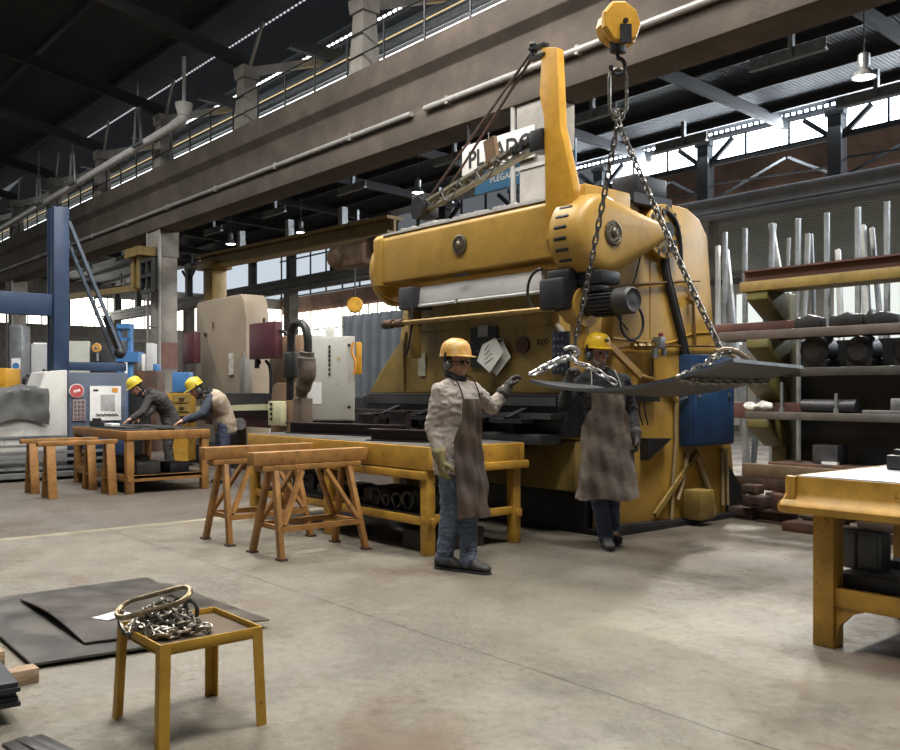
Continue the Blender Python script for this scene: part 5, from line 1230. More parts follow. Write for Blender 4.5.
m = MB(); p = at(196, 409, Y=7.3); q = at(268, 407, Y=7.3); m.beam(p, q, .1, .1); m.build('pale_guard_bar', M('pale_lemon_bar', (.68, .66, .42), .45, var=.05), sp)
bbox_px('lower_beam', 205, 413, 268, 428, 7.35, .3, M('dark_burgundy', (.06, .02, .025), .5), sp)
m = MB(); p = at(232, 427, Y=7.0); m.cyl(p+V((-.3, 0, 0)), p+V((.25, 0, .06)), .06, seg=12); m.lathe([(.06, 0), (.1, 0), (.1, .12), (0, .12)], p+V((.2, 0, .05)), (1, 0, .1), 12); m.build('back_gauge_motor', STEEL_G, sp)
m = MB(); m.bx((-17.5, 7.3, 0), (-12.6, 8.6, .35)); m.build('machine_base', STEEL_B, sp)
# bent hose arm
ha = thing('swing_arm', 'black bent pipe arm in a dusty cover beside the grey cabinet', 'arm', at(297, 441, Y=6.2)*1)
ROOT[ha.name] = Matrix.Translation(V((ha.location.x, ha.location.y, 0))); ha.location.z = 0
m = MB(); m.tube([at(290, 400, Y=6.2), at(291, 360, Y=6.2), at(291, 335, Y=6.2), at(293, 325, Y=6.2), at(299, 322, Y=6.2), at(305, 326, Y=6.2), at(308, 335, Y=6.2), at(308, 355, Y=6.2)], .055, 10, smooth=2); m.build('bent_pipe', STEEL_B, ha)
m = MB(); m.cyl(at(291, 378, Y=6.2), at(291, 352, Y=6.2), .11, .10, seg=14, bev=.03); m.build('pipe_sleeve', RUBBER, ha)
m = MB(); m.tube([at(307, 352, Y=6.16), at(306, 362, Y=6.16), at(308, 372, Y=6.16), at(304, 384, Y=6.16), at(301, 396, Y=6.16)], [.10, .125, .12, .105, .08], 12, smooth=2); m.build('dusty_cover', M('dusty_leather_cover', (.085, .065, .048), .7, var=.35, vs=4, bump=.3, bs=20), ha)
p = at(302, 398, Y=6.2); m = MB(); m.bx((p.x-.12, 6.12, 0), (p.x+.12, 6.3, p.z), bev=.02); m.build('post', M('brown_post', (.10, .07, .05), .6), ha)
# grey control cabinet
cd = 12.6; cm = at(331.5, 421, d=cd); xd = (RT-FW*((331.5-450)/900)).normalized(); crz = math.atan2(xd.y, xd.x)
gcb = thing('control_cabinet', 'tall light grey control cabinet with a column of black switches', 'cabinet', (cm.x, cm.y, 0), rz=crz)
def L(u, v): return V(((u-331.5)/900*cd, 0, H+(391-v)/900*cd))
w = 23.2/900*cd; zb = L(0, 421).z; zt_ = L(0, 336).z
m = MB(); m.bx((-w, 0, zb), (w, .45, zt_), bev=.012); m.build('cabinet_body', GREYM, gcb, local=True)
m = MB(); m.bx((-w+.02, -.015, zb+.02), (w-.02, 0, zt_-.03), bev=.005); dr = m.build('door', GREYM, gcb, local=True)
m = MB(); m.bx((-w+.04, .05, 0), (w-.04, .4, zb)); m.build('plinth', STEEL_B, gcb, local=True)
for k in range(7):
    m = MB(); m.box(L(329.5, 347+k*4.5)+V((0, -.022, 0)), (.03, .03, .045 if k < 5 else .03), bev=.004); m.build('switch', BLACK, dr, local=True)
m = MB(); m.box(L(338.5, 358)+V((0, -.02, 0)), (.04, .012, .04)); m.build('warning_mark', M('mustard_mark', (.6, .5, .2), .5), dr, local=True)
m = MB(); m.box(L(315, 393)+V((0, -.02, 0)), (.19, .008, .30)); m.build('door_notice', PAPERW, dr, local=True)
for v in (345, 407):
    m = MB(); m.box(L(349, v)+V((0, -.02, 0)), (.04, .02, .04), bev=.005); m.build('latch', BLACK, dr, local=True)
m = MB(); m.box(L(330, 336)+V((0, .1, .07)), (.14, .1, .14), bev=.01); m.build('top_beacon', PIPEW, gcb, local=True)
p = at(358.8, 362, d=12.7)
t = thing('yellow_pendant', 'small yellow control pendant hanging on the grey cabinet\'s right side', 'pendant', p)
m = MB(); m.box(p+V((0, 0, .05)), (.085, .1, .46), rot=crz, bev=.015); m.build('case', Y_HOIST, t)
m = MB(); m.tube([at(353, 342, d=12.55), at(351, 352, d=12.54), at(356, 362, d=12.54), at(354, 374, d=12.54)], .018, 8, smooth=2); m.build('cord', ORANGE, t)
# corrugated sheets standing behind
m = MB(); p = at(343, 316, Y=9.2); q = at(395, 396, Y=9.2)
xs = [p.x+(q.x+1.6-p.x)*k/44 for k in range(45)]
m.poly([V((x, 9.2+(.12 if (k//2) % 2 else 0), 0)) for k, x in enumerate(xs)]+[V((x, 9.28+(.12 if (k//2) % 2 else 0), 0)) for k, x in reversed(list(enumerate(xs)))], (0, 0, p.z)); tag(m.build('corrugated_screen', M('blue_grey_sheet', (.12, .135, .155), .5, .3, var=.2, vs=2), smooth=.2), 'blue grey corrugated screen left of the press', 'screen')
m = MB(); m.bx((at(345, 400, Y=8.9).x, 8.9, 0), (at(400, 400, Y=8.9).x, 9.1, 1.25), bev=.02); tag(m.build('dark_bench', STEEL_B), 'dark bench in front of the corrugated screen', 'bench')
# hanging small hoist
hp_ = at(355, 305, d=21.0)
t = thing('small_hoist_block', 'small orange yellow hoist block hanging left of the press', 'hook', hp_)
m = MB(); m.lathe([(0, -.05), (.16, -.05), (.19, 0), (.16, .05), (0, .05)], hp_, (-FW), 18); m.build('block', Y_HOIST, t)
m = MB(); m.cyl(hp_+V((0, 0, .1)), V((hp_.x, hp_.y, at(355, 268, d=21).z)), .02, seg=6); m.build('rope', BLACK, t)
m = MB(); m.cyl(hp_-V((0, 0, .15)), hp_-V((0, 0, .26)), .02, seg=8); m.tube([hp_+V((0, 0, -.24))+RT*.07*math.cos(x)+V((0, 0, -.07+.07*math.sin(x))) for x in [PI/2-k*.42 for k in range(11)]], .02, 6); m.build('hook', STEEL_B, t)
# yellow gantry in the far bay
g = thing('gantry_crane', 'yellow brown gantry girder on a thick post behind the beige machine', 'crane', (-24.2, 12.5, 0))
p = at(212, 262, Y=12.5)
m = MB(); m.bx((p.x-.32, 12.35, 0), (p.x+.32, 12.85, p.z), bev=.03); m.bx((p.x-.5, 12.2, p.z-.25), (p.x+.5, 12.95, p.z), bev=.02); m.build('post', Y_DIRTY, g)
A = at(202, 258, Y=12.5); Bq = at(395, 231, d=22.0)
m = MB(); dz = .36
m.beam(A+V((0, 0, 0)), V((Bq.x, Bq.y, A.z)), .5, .08); m.beam(A+V((0, 0, -dz)), V((Bq.x, Bq.y, A.z-dz)), .5, .06); m.beam(A+V((0, 0, -dz/2)), V((Bq.x, Bq.y, A.z-dz/2)), .08, dz); m.build('girder', Y_DIRTY, g)
for k, f in enumerate((.25, .52, .78)):
    c = A.lerp(V((Bq.x, Bq.y, A.z)), f); m = MB(); m.bx(c+V((-.09, -.09, .03)), c+V((.09, .09, .55))); m.build('hanger', STEEL_G, g)
c = at(358, 256, d=21.5); m = MB(); m.box(c, (1.2, .6, .55), bev=.1); m.box(c+V((.8, .2, .2)), (.8, .5, .35), bev=.05); m.ball(c+V((-.5, -.2, 0)), (.35, .3, .3)); m.build('hoist_trolley', M('brown_trolley_rust', (.16, .10, .06), .6, var=.4, vs=3), g)
# end carriage of another crane left of the column
p = at(139, 270, Y=9.9)
t = thing('crane_carriage', 'yellow crane end carriage with a dark cage left of the tall column', 'crane', p)
m = MB(); 
for u in (135.5, 141.5): q0 = at(u, 255, Y=9.9); m.bx((q0.x-.12, 9.8, at(u, 288, Y=9.9).z), (q0.x+.12, 10.1, q0.z))
c = at(140, 253, Y=9.9); m.box(c, (1.1, .5, .25)); m.build('carriage_frame', Y_DIRTY, t)
m = MB(); a1 = at(144, 262, Y=9.9); a2 = at(155, 290, Y=9.9)
for z in (a1.z, a2.z, (a1.z+a2.z)/2): m.bx((a1.x, 9.8, z-.05), (a2.x, 9.9, z+.05))
for x in (a1.x, a2.x, (a1.x+a2.x)/2): m.bx((x-.04, 9.8, a2.z), (x+.04, 9.9, a1.z))
m.bx((a1.x, 9.95, a2.z), (a2.x, 10.0, a1.z)); m.build('operator_cage', STEEL_B, t)
m = MB(); m.beam(at(60, 298, Y=9.9), at(137, 288, Y=9.9), .14, .18); m.build('cross_arm', Y_DIRTY, t)
# drain pipe on the roof posts
m = MB(); pA = at(0, 229, Y=9.85); pB = at(176, 124.5, Y=9.85)
m.tube([V((-62, 9.85, pA.z-.4)), V((pA.x, 9.85, pA.z)), V((pB.x, 9.85, pB.z))], .115, 12); el = at(181, 121, Y=9.85)
m.tube([V((pB.x-.1, 9.85, pB.z)), el, at(183.5, 117, Y=9.85), at(184, 108, Y=9.85)], .14, 12, smooth=2)
e = at(184, 112, Y=9.85); m.lathe([(.15, -.1), (.21, .1), (.23, .22), (.19, .22)], e, (0, 0, 1), 16); m.cyl(e+V((0, 0, .2)), (e.x, e.y, zr(9.85)-.02), .05, seg=8)
tag(m.build('drain_pipe', PIPEW), 'long white plastic drain pipe with an upturned end on the roof posts', 'pipe')
for i, u in enumerate((38, 72, 137)):
    p = at(u, 170, Y=9.7); zz = pA.z+(pB.z-pA.z)*((p.x-pA.x)/(pB.x-pA.x))
    m = MB()
    for s in (-.28, .28): m.cyl((p.x+s, 9.72, zz-.02), (p.x+s*.4, 9.72, zz+1.0), .045, seg=6)
    m.cyl((p.x, 9.72, zz+.95), (p.x, 9.72, zr(9.72)-.01), .03, seg=6); m.bx((p.x-.34, 9.66, zz-.06), (p.x+.34, 9.74, zz+.0)); m.bx((p.x-.2, 9.69, zz+.9), (p.x+.2, 9.75, zz+1.0)); tag(m.build('pipe_bracket', GALV), 'V-shaped pale bracket holding the white drain pipe to the roof', 'bracket', 'brackets of the drain pipe')
# bright blue frame, shelves and clutter deep at left
def clut(name, label, cat, u0, v0, u1, v1, d, dep, mat, group=None, floor=False):
    p = at(u0, v0, d=d); q = at(u1, v1, d=d); c = (p+q)/2; w = (q-p).dot(RT); h = p.z-q.z
    zb = 0 if floor else q.z
    m = MB(); m.box((c.x+FW.x*dep/2, c.y+FW.y*dep/2, (p.z+zb)/2), (w, dep, p.z-zb), rot=math.atan2(RT.y, RT.x), bev=min(.02, w*.1)); return tag(m.build(name, mat), label, cat, group)
t = thing('hydraulic_press', 'bright blue press frame in the background left of the column', 'machine', at(125, 400, d=21).xy.to_3d())
def rb_(m, u0, v0, u1, v1, d, dep):
    p = at(u0, v0, d=d); q = at(u1, v1, d=d); c = (p+q)/2; m.box((c.x, c.y, (p.z+q.z)/2), ((q-p).dot(RT), dep, p.z-q.z), rot=math.atan2(RT.y, RT.x))
m = MB(); rb_(m, 119, 325, 122, 430, 21, .2); rb_(m, 129, 325, 132, 430, 21, .2); rb_(m, 119, 324, 132, 329, 21, .3); rb_(m, 119, 352, 141, 362, 21, .4); rb_(m, 119, 338, 132, 341, 21, .2); m.build('frame', BLUEB, t)
m = MB(); rb_(m, 123, 341, 128, 356, 21, .2); m.build('ram', GALV, t)
WL = M('pale_sheet_door', (.55, .56, .56), .6, var=.06)
clut('sheet_metal_stand', 'tall whitish panel left of the blue mast in the background', 'panel', 31, 344, 53, 410, 24, .1, WL, floor=True)
clut('sheet_metal_stand', 'whitish square panel framed right of the blue mast', 'panel', 67, 341, 89, 430, 24, .1, M('cream_sheet', (.60, .62, .55), .6, var=.05), floor=True)
clut('dark_cupboard', 'dark cupboard next to the whitish square panel', 'cupboard', 90, 342, 117, 430, 24.2, .6, M('dark_cupboard_paint', (.04, .04, .045), .6), floor=True)
p = at(97.5, 348, d=23.9)
t = thing('orange_fan', 'round orange fan on the dark cupboard behind the ladder brace', 'fan', p); m = MB(); m.lathe([(0, 0), (.11, 0), (.13, .05), (.11, .1), (0, .1)], p, -FW, 20); m.build('guard', M('amber_plastic', (.75, .40, .1), .5), t)
m = MB(); m.ball(p-FW*.1, .04); m.box(p+V((0, 0, -.22)), (.05, .05, .25)); m.build('hub', STEEL_G, t)
pil = clut('steel_pillar', 'grey steel pillar with a blue notice at the left edge', 'pillar', 9, 325, 22, 420, 19.7, .4, GALV, floor=True)
p = at(16, 368, d=19.45); m = MB(); m.box(p, (.19, .01, .42), rot=math.atan2(RT.y, RT.x)); t2 = m.build('notice', PAPERW, pil)
m = MB(); m.lathe([(0, 0), (.075, 0), (.075, .006), (0, .006)], p-FW*.006+V((0, 0, .04)), -FW, 18); m.build('blue_circle', BLUEB, t2)
clut('yellow_crate', 'yellow stacked crate at the far left edge', 'crate', -8, 368, 6, 395, 17, .6, Y_HOIST)
clut('yellow_cupboard', 'yellow cupboard standing under the far left yellow crate', 'cupboard', -8, 395.3, 6, 430, 17, .6, Y_DIRTY, floor=True)
bench = clut('work_bench', 'brown bench cluttered with machine parts behind the dust cover', 'bench', -5, 386, 50, 420, 18.4, .7, RUST, floor=True)
rng = random.Random(31)
for i in range(7):
    u = 24+3.9*i; h = rng.uniform(6, 16); w = rng.uniform(4, 6)
    p = at(u, 386-h/2, d=18.7); m = MB(); m.box(p+V((0, 0, .0)), (w*.011, .06, h*.0204), rot=math.atan2(RT.y, RT.x), bev=.01); m.cyl(p+V((0, 0, h*.01)), p+V((.05, 0, h*.016)), .04, seg=8)
    tag(m.build('machine_part', [STEEL_B, STEEL_G, STEEL_D][i % 3]), 'small machine part in the clutter on the brown bench at left', 'part', 'parts on the left bench')
clut('shelf_cabinet', 'shelved brown cabinet behind the two bending workers', 'cabinet', 136, 371, 157, 430, 20.2, .6, RUST, floor=True)
for i, (u, v, w, h, mt) in enumerate(((138.5, 366, 4, 9, STEEL_G), (143.2, 362, 3.6, 17, PIPEW), (149.5, 350, 7, 28, WL), (155, 367, 3, 7, BLUEB))):
    p0 = at(u-w/2, 371-h, d=20.6); clut('supply_box', ['small grey box left on the brown cabinet', 'pale box on the brown cabinet', 'tall white striped box on the brown cabinet next to the column', 'low blue box on the brown cabinet'][i], 'box', u-w/2, 371-h, u+w/2, 370.9, 20.3, .3, mt)
clut('blue_machine', 'small blue machine between the two bending workers', 'machine', 172, 372, 188, 392, 19, .4, BLUEB)
clut('machine_stand', 'dark stand under the small blue machine', 'stand', 170, 392.3, 190, 430, 19, .5, STEEL_B, floor=True)
t = thing('tool_cabinet', 'yellow drawer unit between the two bending workers', 'drawers', at(179, 420, d=16.5).xy.to_3d())
m = MB(); rb_(m, 171, 393, 192, 460, 16.5, .5); m.build('carcass', Y_TABLE, t)
for k in range(3):
    m = MB(); rb_(m, 172.5, 395+k*9, 190.5, 402.5+k*9, 16.2, .04); df = m.build('drawer', Y_DIRTY, t); m = MB(); rb_(m, 179, 398+k*9, 184, 399+k*9, 16.15, .04); m.build('handle', STEEL_B, df)
clut('dark_shelving', 'dark slatted shelving left of the worker in dark grey', 'shelving', 128, 389, 143, 425, 17.5, .5, STEEL_B, floor=True)
# red print on the tall column
m = MB(); xa = post_x[6]; m.bx((xa-.326, YB-.286, 2.0), (xa+.326, YB+.286, 2.75)); tag(m.build('column_marking', M('faded_red_marking', (.22, .12, .10), .8)), 'faded red painted band on the tall concrete column', 'marking')
# ---------------------------------------------------------------- people
def caps(m, p, q, r0, r1, n=5, seg=14):
    """rounded tapered limb"""
    p = V(p); q = V(q); L = (q-p).length
    prof = [(0, -r0)]+[(r0*math.cos(a), r0*math.sin(a)) for a in [-PI/2+PI/2*k/n for k in range(1, n)]]+[(r0, 0), (r1, L)]+[(r1*math.cos(a), L+r1*math.sin(a)) for a in [PI/2*k/n for k in range(1, n)]]+[(0, L+r1)]
    m.lathe(prof, p, q-p, seg)
def ell_ring(c, a, b, s, f, n=20): return [V(c)+s*(a*math.cos(2*PI*k/n))+f*(b*math.sin(2*PI*k/n)) for k in range(n)]

class Person:
    """joints are given as (right, away, up) metres from the feet, in the frame of someone looking along the hall floor"""
    def __init__(s, label, base, J, face, headface, opts):
        s.b = V((base[0], base[1], 0)); s.J = {k: s.w(v) for k, v in J.items()}
        s.f = (RT*face[0]+FW*face[1]).normalized(); s.s = s.f.cross(V((0, 0, 1))).normalized()   # s: the person's right-hand side
        s.hf = (RT*headface[0]+FW*headface[1]+V((0, 0, headface[2]))).normalized()
        s.o = opts; s.t = thing('person', label, 'person', s.b)
    def w(s, v): return s.b+RT*v[0]+FW*v[1]+V((0, 0, v[2]))
    def spine(s):
        J = s.J; return [J['pelvis'], J['waist'], J['chest'], J['neck']]
    def torso(s, m, g=0.0, low=None):
        J = s.J; up = V((0, 0, 1))
        pts = [J['pelvis']-(J['waist']-J['pelvis']).normalized()*.10, J['pelvis'], J['waist'], J['chest'], J['chest'].lerp(J['neck'], .55), J['neck']]
        if low is not None: pts[0] = J['pelvis']-(J['waist']-J['pelvis']).normalized()*low
        ab = [(.165, .115), (.172, .122), (.155, .108), (.19, .125), (.165, .105), (.065, .065)]
        rings = []
        for i, (p, (a, b)) in enumerate(zip(pts, ab)):
            t = (pts[min(i+1, 5)]-pts[max(i-1, 0)]).normalized(); f = (s.f-t*s.f.dot(t)).normalized(); sd = f.cross(t).normalized()
            gg = g if i < 5 else g*.4
            rings.append(ell_ring(p, a+gg, b+gg, sd, f))
        m.loft(rings)
    def limbs(s, m, kind, g=0.0, cut=1.0):
        J = s.J
        for k in 'RL':
            if kind == 'arm':
                S, E, W = J['sh'+k], J['el'+k], J['wr'+k]
                caps(m, J['chest'].lerp(J['neck'], .5).lerp(S, .35), S, .085+g, .058+g*.8); caps(m, J['neck']-V((0, 0, .02)), S+V((0, 0, .0)), .055+g*.7, .052+g*.7); caps(m, S, E, .054+g, .044+g); caps(m, E, E.lerp(W, cut), .045+g, .032+g*1.05)
            else:
                h, kn, an = J['hip'+k], J['kn'+k], J['an'+k]
                caps(m, h, kn, .088+g, .058+g); caps(m, kn, kn.lerp(an, cut), .058+g, .043+g*1.25)
    def hand(s, m, k, g=0.0):
        """palm, four fingers of their own length and a thumb"""
        J = s.J; W = J['wr'+k]; o = s.o['hand'+k]
        d = (RT*o['d'][0]+FW*o['d'][1]+V((0, 0, o['d'][2]))).normalized(); n = RT*o['n'][0]+FW*o['n'][1]+V((0, 0, o['n'][2])); n = (n-d*n.dot(d)).normalized()
        c = d.cross(n).normalized()*(1 if k == 'R' else -1)       # towards the thumb
        R = Matrix((d, c, n)).transposed().to_4x4()
        m.ball(W+d*.045, (.055+g, .042+g, .017+g), 14, R); caps(m, W, W+d*.03, .030+g, .030+g)
        cu = o.get('curl', .5)
        for i, (off, L) in enumerate(((.030, .072), (.010, .080), (-.010, .074), (-.029, .058))):
            b = W+d*.082+c*off; a = cu*(1+.08*i); p = b
            for j, fr in enumerate((.45, .32, .23)):
                dd = (d*math.cos(a*(j+.6))+n*math.sin(a*(j+.6))+c*(.10 if j == 0 else .03)*off/.03).normalized(); q = p+dd*L*fr
                caps(m, p, q, .0095+g*.8-.0008*j, .0088+g*.8-.0008*j, 3, 8); p = q
        b = W+d*.025+c*.034+n*.004; q = b+(d*.55+c*.75+n*.35).normalized()*.042; r = q+(d*.85+c*.15+n*.5).normalized()*.034
        caps(m, b, q, .014+g*.8, .0115+g*.8, 3, 8); caps(m, q, r, .0112+g*.8, .0095+g*.8, 3, 8)
    def headframe(s):
        f = s.hf; sd = f.cross(V((0, 0, 1))).normalized(); u = sd.cross(f).normalized(); return f, sd, u
    def head(s, m):
        f, sd, u = s.headframe(); c = s.J['head']; R = Matrix((f, sd, u)).transposed().to_4x4()
        P = lambda x, y, z: c+f*x+sd*y+u*z
        m.ball(P(-.008, 0, .028), (.094, .074, .088), 20, R)                 # cranium
        m.ball(P(.022, 0, -.035), (.068, .062, .078), 18, R)                 # face
        m.ball(P(.048, 0, -.088), (.034, .036, .026), 12, R)                 # chin
        for e in (-1, 1):
            caps(m, P(-.01, e*.055, -.045), P(.045, e*.022, -.09), .022, .018)
            m.ball(P(.056, e*.036, -.022), (.022, .024, .018), 10, R)        # cheekbones
            m.ball(P(.068, e*.026, .026), (.018, .030, .011), 10, R)         # brow
            m.ball(P(-.005, e*.076, -.012), (.020, .009, .032), 10, R)       # ears
        caps(m, P(.084, 0, .012), P(.106, 0, -.026), .008, .012); m.ball(P(.098, .010, -.031), .009, 8); m.ball(P(.098, -.010, -.031), .009, 8)
        m.ball(P(.080, 0, -.056), (.012, .026, .006), 10, R); m.ball(P(.078, 0, -.066), (.012, .022, .007), 10, R)
        caps(m, s.J['neck']-V((0, 0, .05)), P(-.02, 0, -.05), .062, .056)
    def build(s):
        J = s.J; o = s.o; t = s.t
        # one continuous body
        m = MB(); s.head(m); s.torso(m); s.limbs(m, 'arm'); s.limbs(m, 'leg')
        for k in 'RL':
            s.hand(m, k); fd = o['foot'+k]; d = (RT*fd[0]+FW*fd[1]).normalized(); caps(m, J['an'+k]-d*.03+V((0, 0, -.03)), J['an'+k]+d*.15+V((0, 0, -.045)), .035, .028)
        s.body = remesh(m, 'body', SKIN, t, .0075, 3)
        f, sd, u = s.headframe(); c = J['head']; P = lambda x, y, z: c+f*x+sd*y+u*z
        for e in (-1, 1):
            m = MB(); m.ball(P(.073, e*.030, .006), .0125, 12); m.build('eye', EYE, s.body)
        if o.get('beard'):
            m = MB(); R = Matrix((f, sd, u)).transposed().to_4x4()
            m.ball(P(.040, 0, -.085), (.052, .056, .038), 16, R)
            for e in (-1, 1): caps(m, P(-.0, e*.064, -.03), P(.04, e*.040, -.08), .016, .022); caps(m, P(.082, 0, -.044), P(.068, e*.03, -.056), .008, .008)
            remesh(m, 'beard', o['beard'], t, .008, 3, (.004, 60, 1))
        m = MB(); R = Matrix((f, sd, u)).transposed().to_4x4(); m.ball(P(-.022, 0, .022), (.090, .080, .085), 18, R); m.ball(P(-.055, 0, -.04), (.05, .062, .05), 14, R); remesh(m, 'hair', HAIR, t, .01, 3, (.003, 50, 1))
        # clothes
        m = MB(); s.torso(m, .024, .12 if o.get('tuck') else .2); s.limbs(m, 'arm', .016, .86)
        if o.get('collar'): m.lathe([(.085, -.02), (.09, .05), (.075, .055), (.06, 0)], J['neck']-V((0, 0, .02)), J['head']-J['neck'], 16)
        remesh(m, 'jacket', o['jacket'], t, .009, 3, (.009, 15, .8))
        if o.get('vest'):
            m = MB(); s.torso(m, .040, .16); remesh(m, 'vest', o['vest'], t, .013, 5, (.008, 8, .7))
        m = MB()
        pel = J['pelvis']; m.loft([ell_ring(pel+V((0, 0, z)), a, b_, s.s, s.f) for z, a, b_ in ((-.13, .15, .11), (-.05, .185, .135), (.06, .175, .128))])
        s.limbs(m, 'leg', .020, .99); remesh(m, 'trousers', o['trousers'], t, .009, 3, (.010, 13, 1.3))
        for k in 'RL':
            fd = o['foot'+k]; d = (RT*fd[0]+FW*fd[1]).normalized(); side = d.cross(V((0, 0, 1)))
            A = J['an'+k]; lift = o.get('lift'+k, 0); g = V((A.x, A.y, lift))
            m = MB(); pitch = o.get('pitch'+k, 0); dd = (d+V((0, 0, -pitch))).normalized()
            m.loft([[g+dd*x+side*(w*math.cos(a))+V((0, 0, h0+hh*(.5+.5*math.sin(a)))) for a in [2*PI*q/16 for q in range(16)]] for x, w, h0, hh in ((-.085, .02, .02, .05), (-.075, .038, .012, .09), (-.03, .042, .012, .115), (.04, .044, .012, .105), (.10, .050, .012, .075), (.15, .050, .012, .062), (.185, .038, .014, .05), (.198, .016, .02, .03))])
            caps(m, g+V((0, 0, .07)), A+V((0, 0, .07)), .050, .052)
            bt = remesh(m, 'boot', BOOT, t, .009, 3)
            m = MB(); m.loft([[g+dd*x+side*(w*math.cos(a))+V((0, 0, .010+.010*math.sin(a))) for a in [2*PI*q/12 for q in range(12)]] for x, w in ((-.088, .025), (-.07, .042), (.0, .044), (.1, .052), (.16, .050), (.198, .022))]); m.build('sole', RUBBER, bt)
            if o.get('glove'+k) is not None:
                m = MB(); s.hand(m, k, .0065); W = J['wr'+k]; E = J['el'+k]; caps(m, W, W.lerp(E, o.get('cuff', .2)), .042, .060); remesh(m, 'glove', o['glove'+k], t, .006, 3, (.002, 30, 1))
        # helmet with ear muffs
        hat = o['hat']; tilt = R @ Matrix.Rotation(o.get('hat_tilt', -.05), 4, 'Y'); hc = P(-.006, 0, .052)
        pts = [(.120, -.005), (.117, .02), (.113, .05), (.103, .083), (.083, .109), (.052, .126), (.02, .133), (0, .134)]
        def hw(r, z, a, kx=1.09, ky=.92): return hc+tilt.to_3x3() @ V((r*kx*math.cos(a), r*ky*math.sin(a), z))
        m = MB(); m.loft([[hw(r*1.0, z, 2*PI*k/32) for k in range(32)] for r, z in pts[:-1]]+[[hw(.004, .134, 2*PI*k/32) for k in range(32)]])
        hs = m.build('hard_hat', hat, t, smooth=1.0)
        m = MB(); m.loft([[hw(.115+.009+(.038*max(0, math.cos(a))**2.2 if q in (1, 2) else 0)-(0 if q in (1, 2) else .013), [.004, .001, -.006, -.008][q]-(.010*max(0, math.cos(a))**2 if q in (1, 2) else 0), a) for a in [2*PI*k/40 for k in range(40)]] for q in range(4)], cap=False); m.build('peak', hat, hs, smooth=1.0)
        m = MB()
        for y in (-.022, 0, .022):
            m.tube([hc+tilt.to_3x3() @ V((math.cos(a)*.122*1.06, y, math.sin(a)*.131-.0*abs(y))) for a in [math.radians(28+12.4*k) for k in range(11)]], .006, 6)
        m.build('ridge', hat, hs)
        if o.get('badge'):
            m = MB(); m.box(hc+tilt.to_3x3() @ V((.118, .0, .062)), (.012, .045, .018), rot=tilt @ Matrix.Rotation(-.55, 4, 'Y')); m.build('sticker', BLACK, hs)
        if o.get('muffs'):
            for e in (-1, 1):
                m = MB(); m.lathe([(0, -.012), (.030, -.012), (.036, 0), (.034, .022), (.022, .034), (0, .036)], P(-.008, e*.082, -.022), sd*e, 18); em = m.build('ear_muff', o['muffs'], t)
                for v_ in em.data.vertices: pass
                m = MB(); m.tube([P(-.008, e*.112, .0), P(-.01, e*.122, .04), P(-.008, e*.118, .075)], .008, 6, smooth=1); m.build('muff_arm', BLACK, em)
        if o.get('scarf'):
            m = MB(); m.lathe([(.080, -.075), (.090, -.04), (.082, .0), (.074, .025), (.066, .02), (.055, -.05)], J['neck']+V((0, 0, .03))+f*.006, u*.9+f*.2, 18); m.ball(P(-.02, 0, -.085), (.075, .070, .045), 14, R); m.ball(P(.02, 0, -.115), (.062, .055, .03), 14, R); remesh(m, 'neck_scarf', o['scarf'], t, .009, 3, (.004, 25, 1))
        if o.get('goggles'):
            m = MB()
            for e in (-1, 1): m.ball(P(.086, e*.031, .006), (.007, .024, .017), 12, R)
            m.beam(P(.088, -.01, .01), P(.088, .01, .01), .008, .005); 
            for e in (-1, 1): m.beam(P(.084, e*.05, .01), P(0, e*.082, .005), .005, .006)
            m.build('safety_glasses', M('dark_lens', (.03, .02, .022), .15, bump=0), t)
        if o.get('apron'):
            ap = o['apron']
            def prof(z):
                # centre, half width and depth of the clothed trunk at height z
                pel, wa, ch = J['pelvis'], J['waist'], J['chest']
                if z > ch.z: c_ = ch.lerp(J['neck'], min(1, (z-ch.z)/max(.05, J['neck'].z-ch.z)))
                elif z > wa.z: c_ = wa.lerp(ch, (z-wa.z)/(ch.z-wa.z))
                elif z > pel.z: c_ = pel.lerp(wa, (z-pel.z)/(wa.z-pel.z))
                else:
                    k_ = (pel.z-z)/(pel.z-ap['bot']); c_ = pel+s.f*(ap.get('fwd', .05)*k_)
                a = .222; b_ = .172 if z > pel.z else .172+ap.get('flare', .02)*(pel.z-z)/(pel.z-ap['bot'])
                if z < pel.z: a += ap.get('flare', .02)*(pel.z-z)/(pel.z-ap['bot'])
                return c_, a, b_
            zt_, zb_ = ap['top'], ap['bot']; rng = random.Random(int(zt_*1000))
            def fn(u_, v_):
                z = zt_+(zb_-zt_)*v_; c_, a, b_ = prof(z)
                hw_ = ap['bib'] if v_ < .18 else (ap['bib']+(ap['half']-ap['bib'])*min(1, (v_-.18)/.16))
                th = (u_-.5)*2*hw_+ap.get('turn', 0)
                fold = .016*v_*math.sin(th*6.5+1.3*math.sin(v_*4)+ap.get('ph', 0))+.008*math.sin(th*13+v_*9)+.006*math.sin(v_*22+th*3)
                return V((c_.x, c_.y, z))+s.s*((a+fold)*math.sin(th))+s.f*((b_+fold)*math.cos(th))+V((0, 0, .012*math.sin(th*5)*v_))
            m = MB(); m.grid(fn, 36, 44, thick=.004); apo = m.build('apron', ap['mat'], t, smooth=1.2)
            for e in (0, 1):
                q = fn(e*.9+.05, .005); m = MB(); mid = J['neck']+s.s*((e-.5)*.2*(1 if True else 0))+V((0, 0, .04))+s.f*.06
                m.tube([q, q.lerp(mid, .5)+s.f*.02, mid, J['neck']-s.f*.07+V((0, 0, .05))+s.s*((e-.5)*.12)], .005, 6, smooth=2); m.build('apron_strap', ap.get('strap', STRAP), apo)
        return t

def J(**k): return k
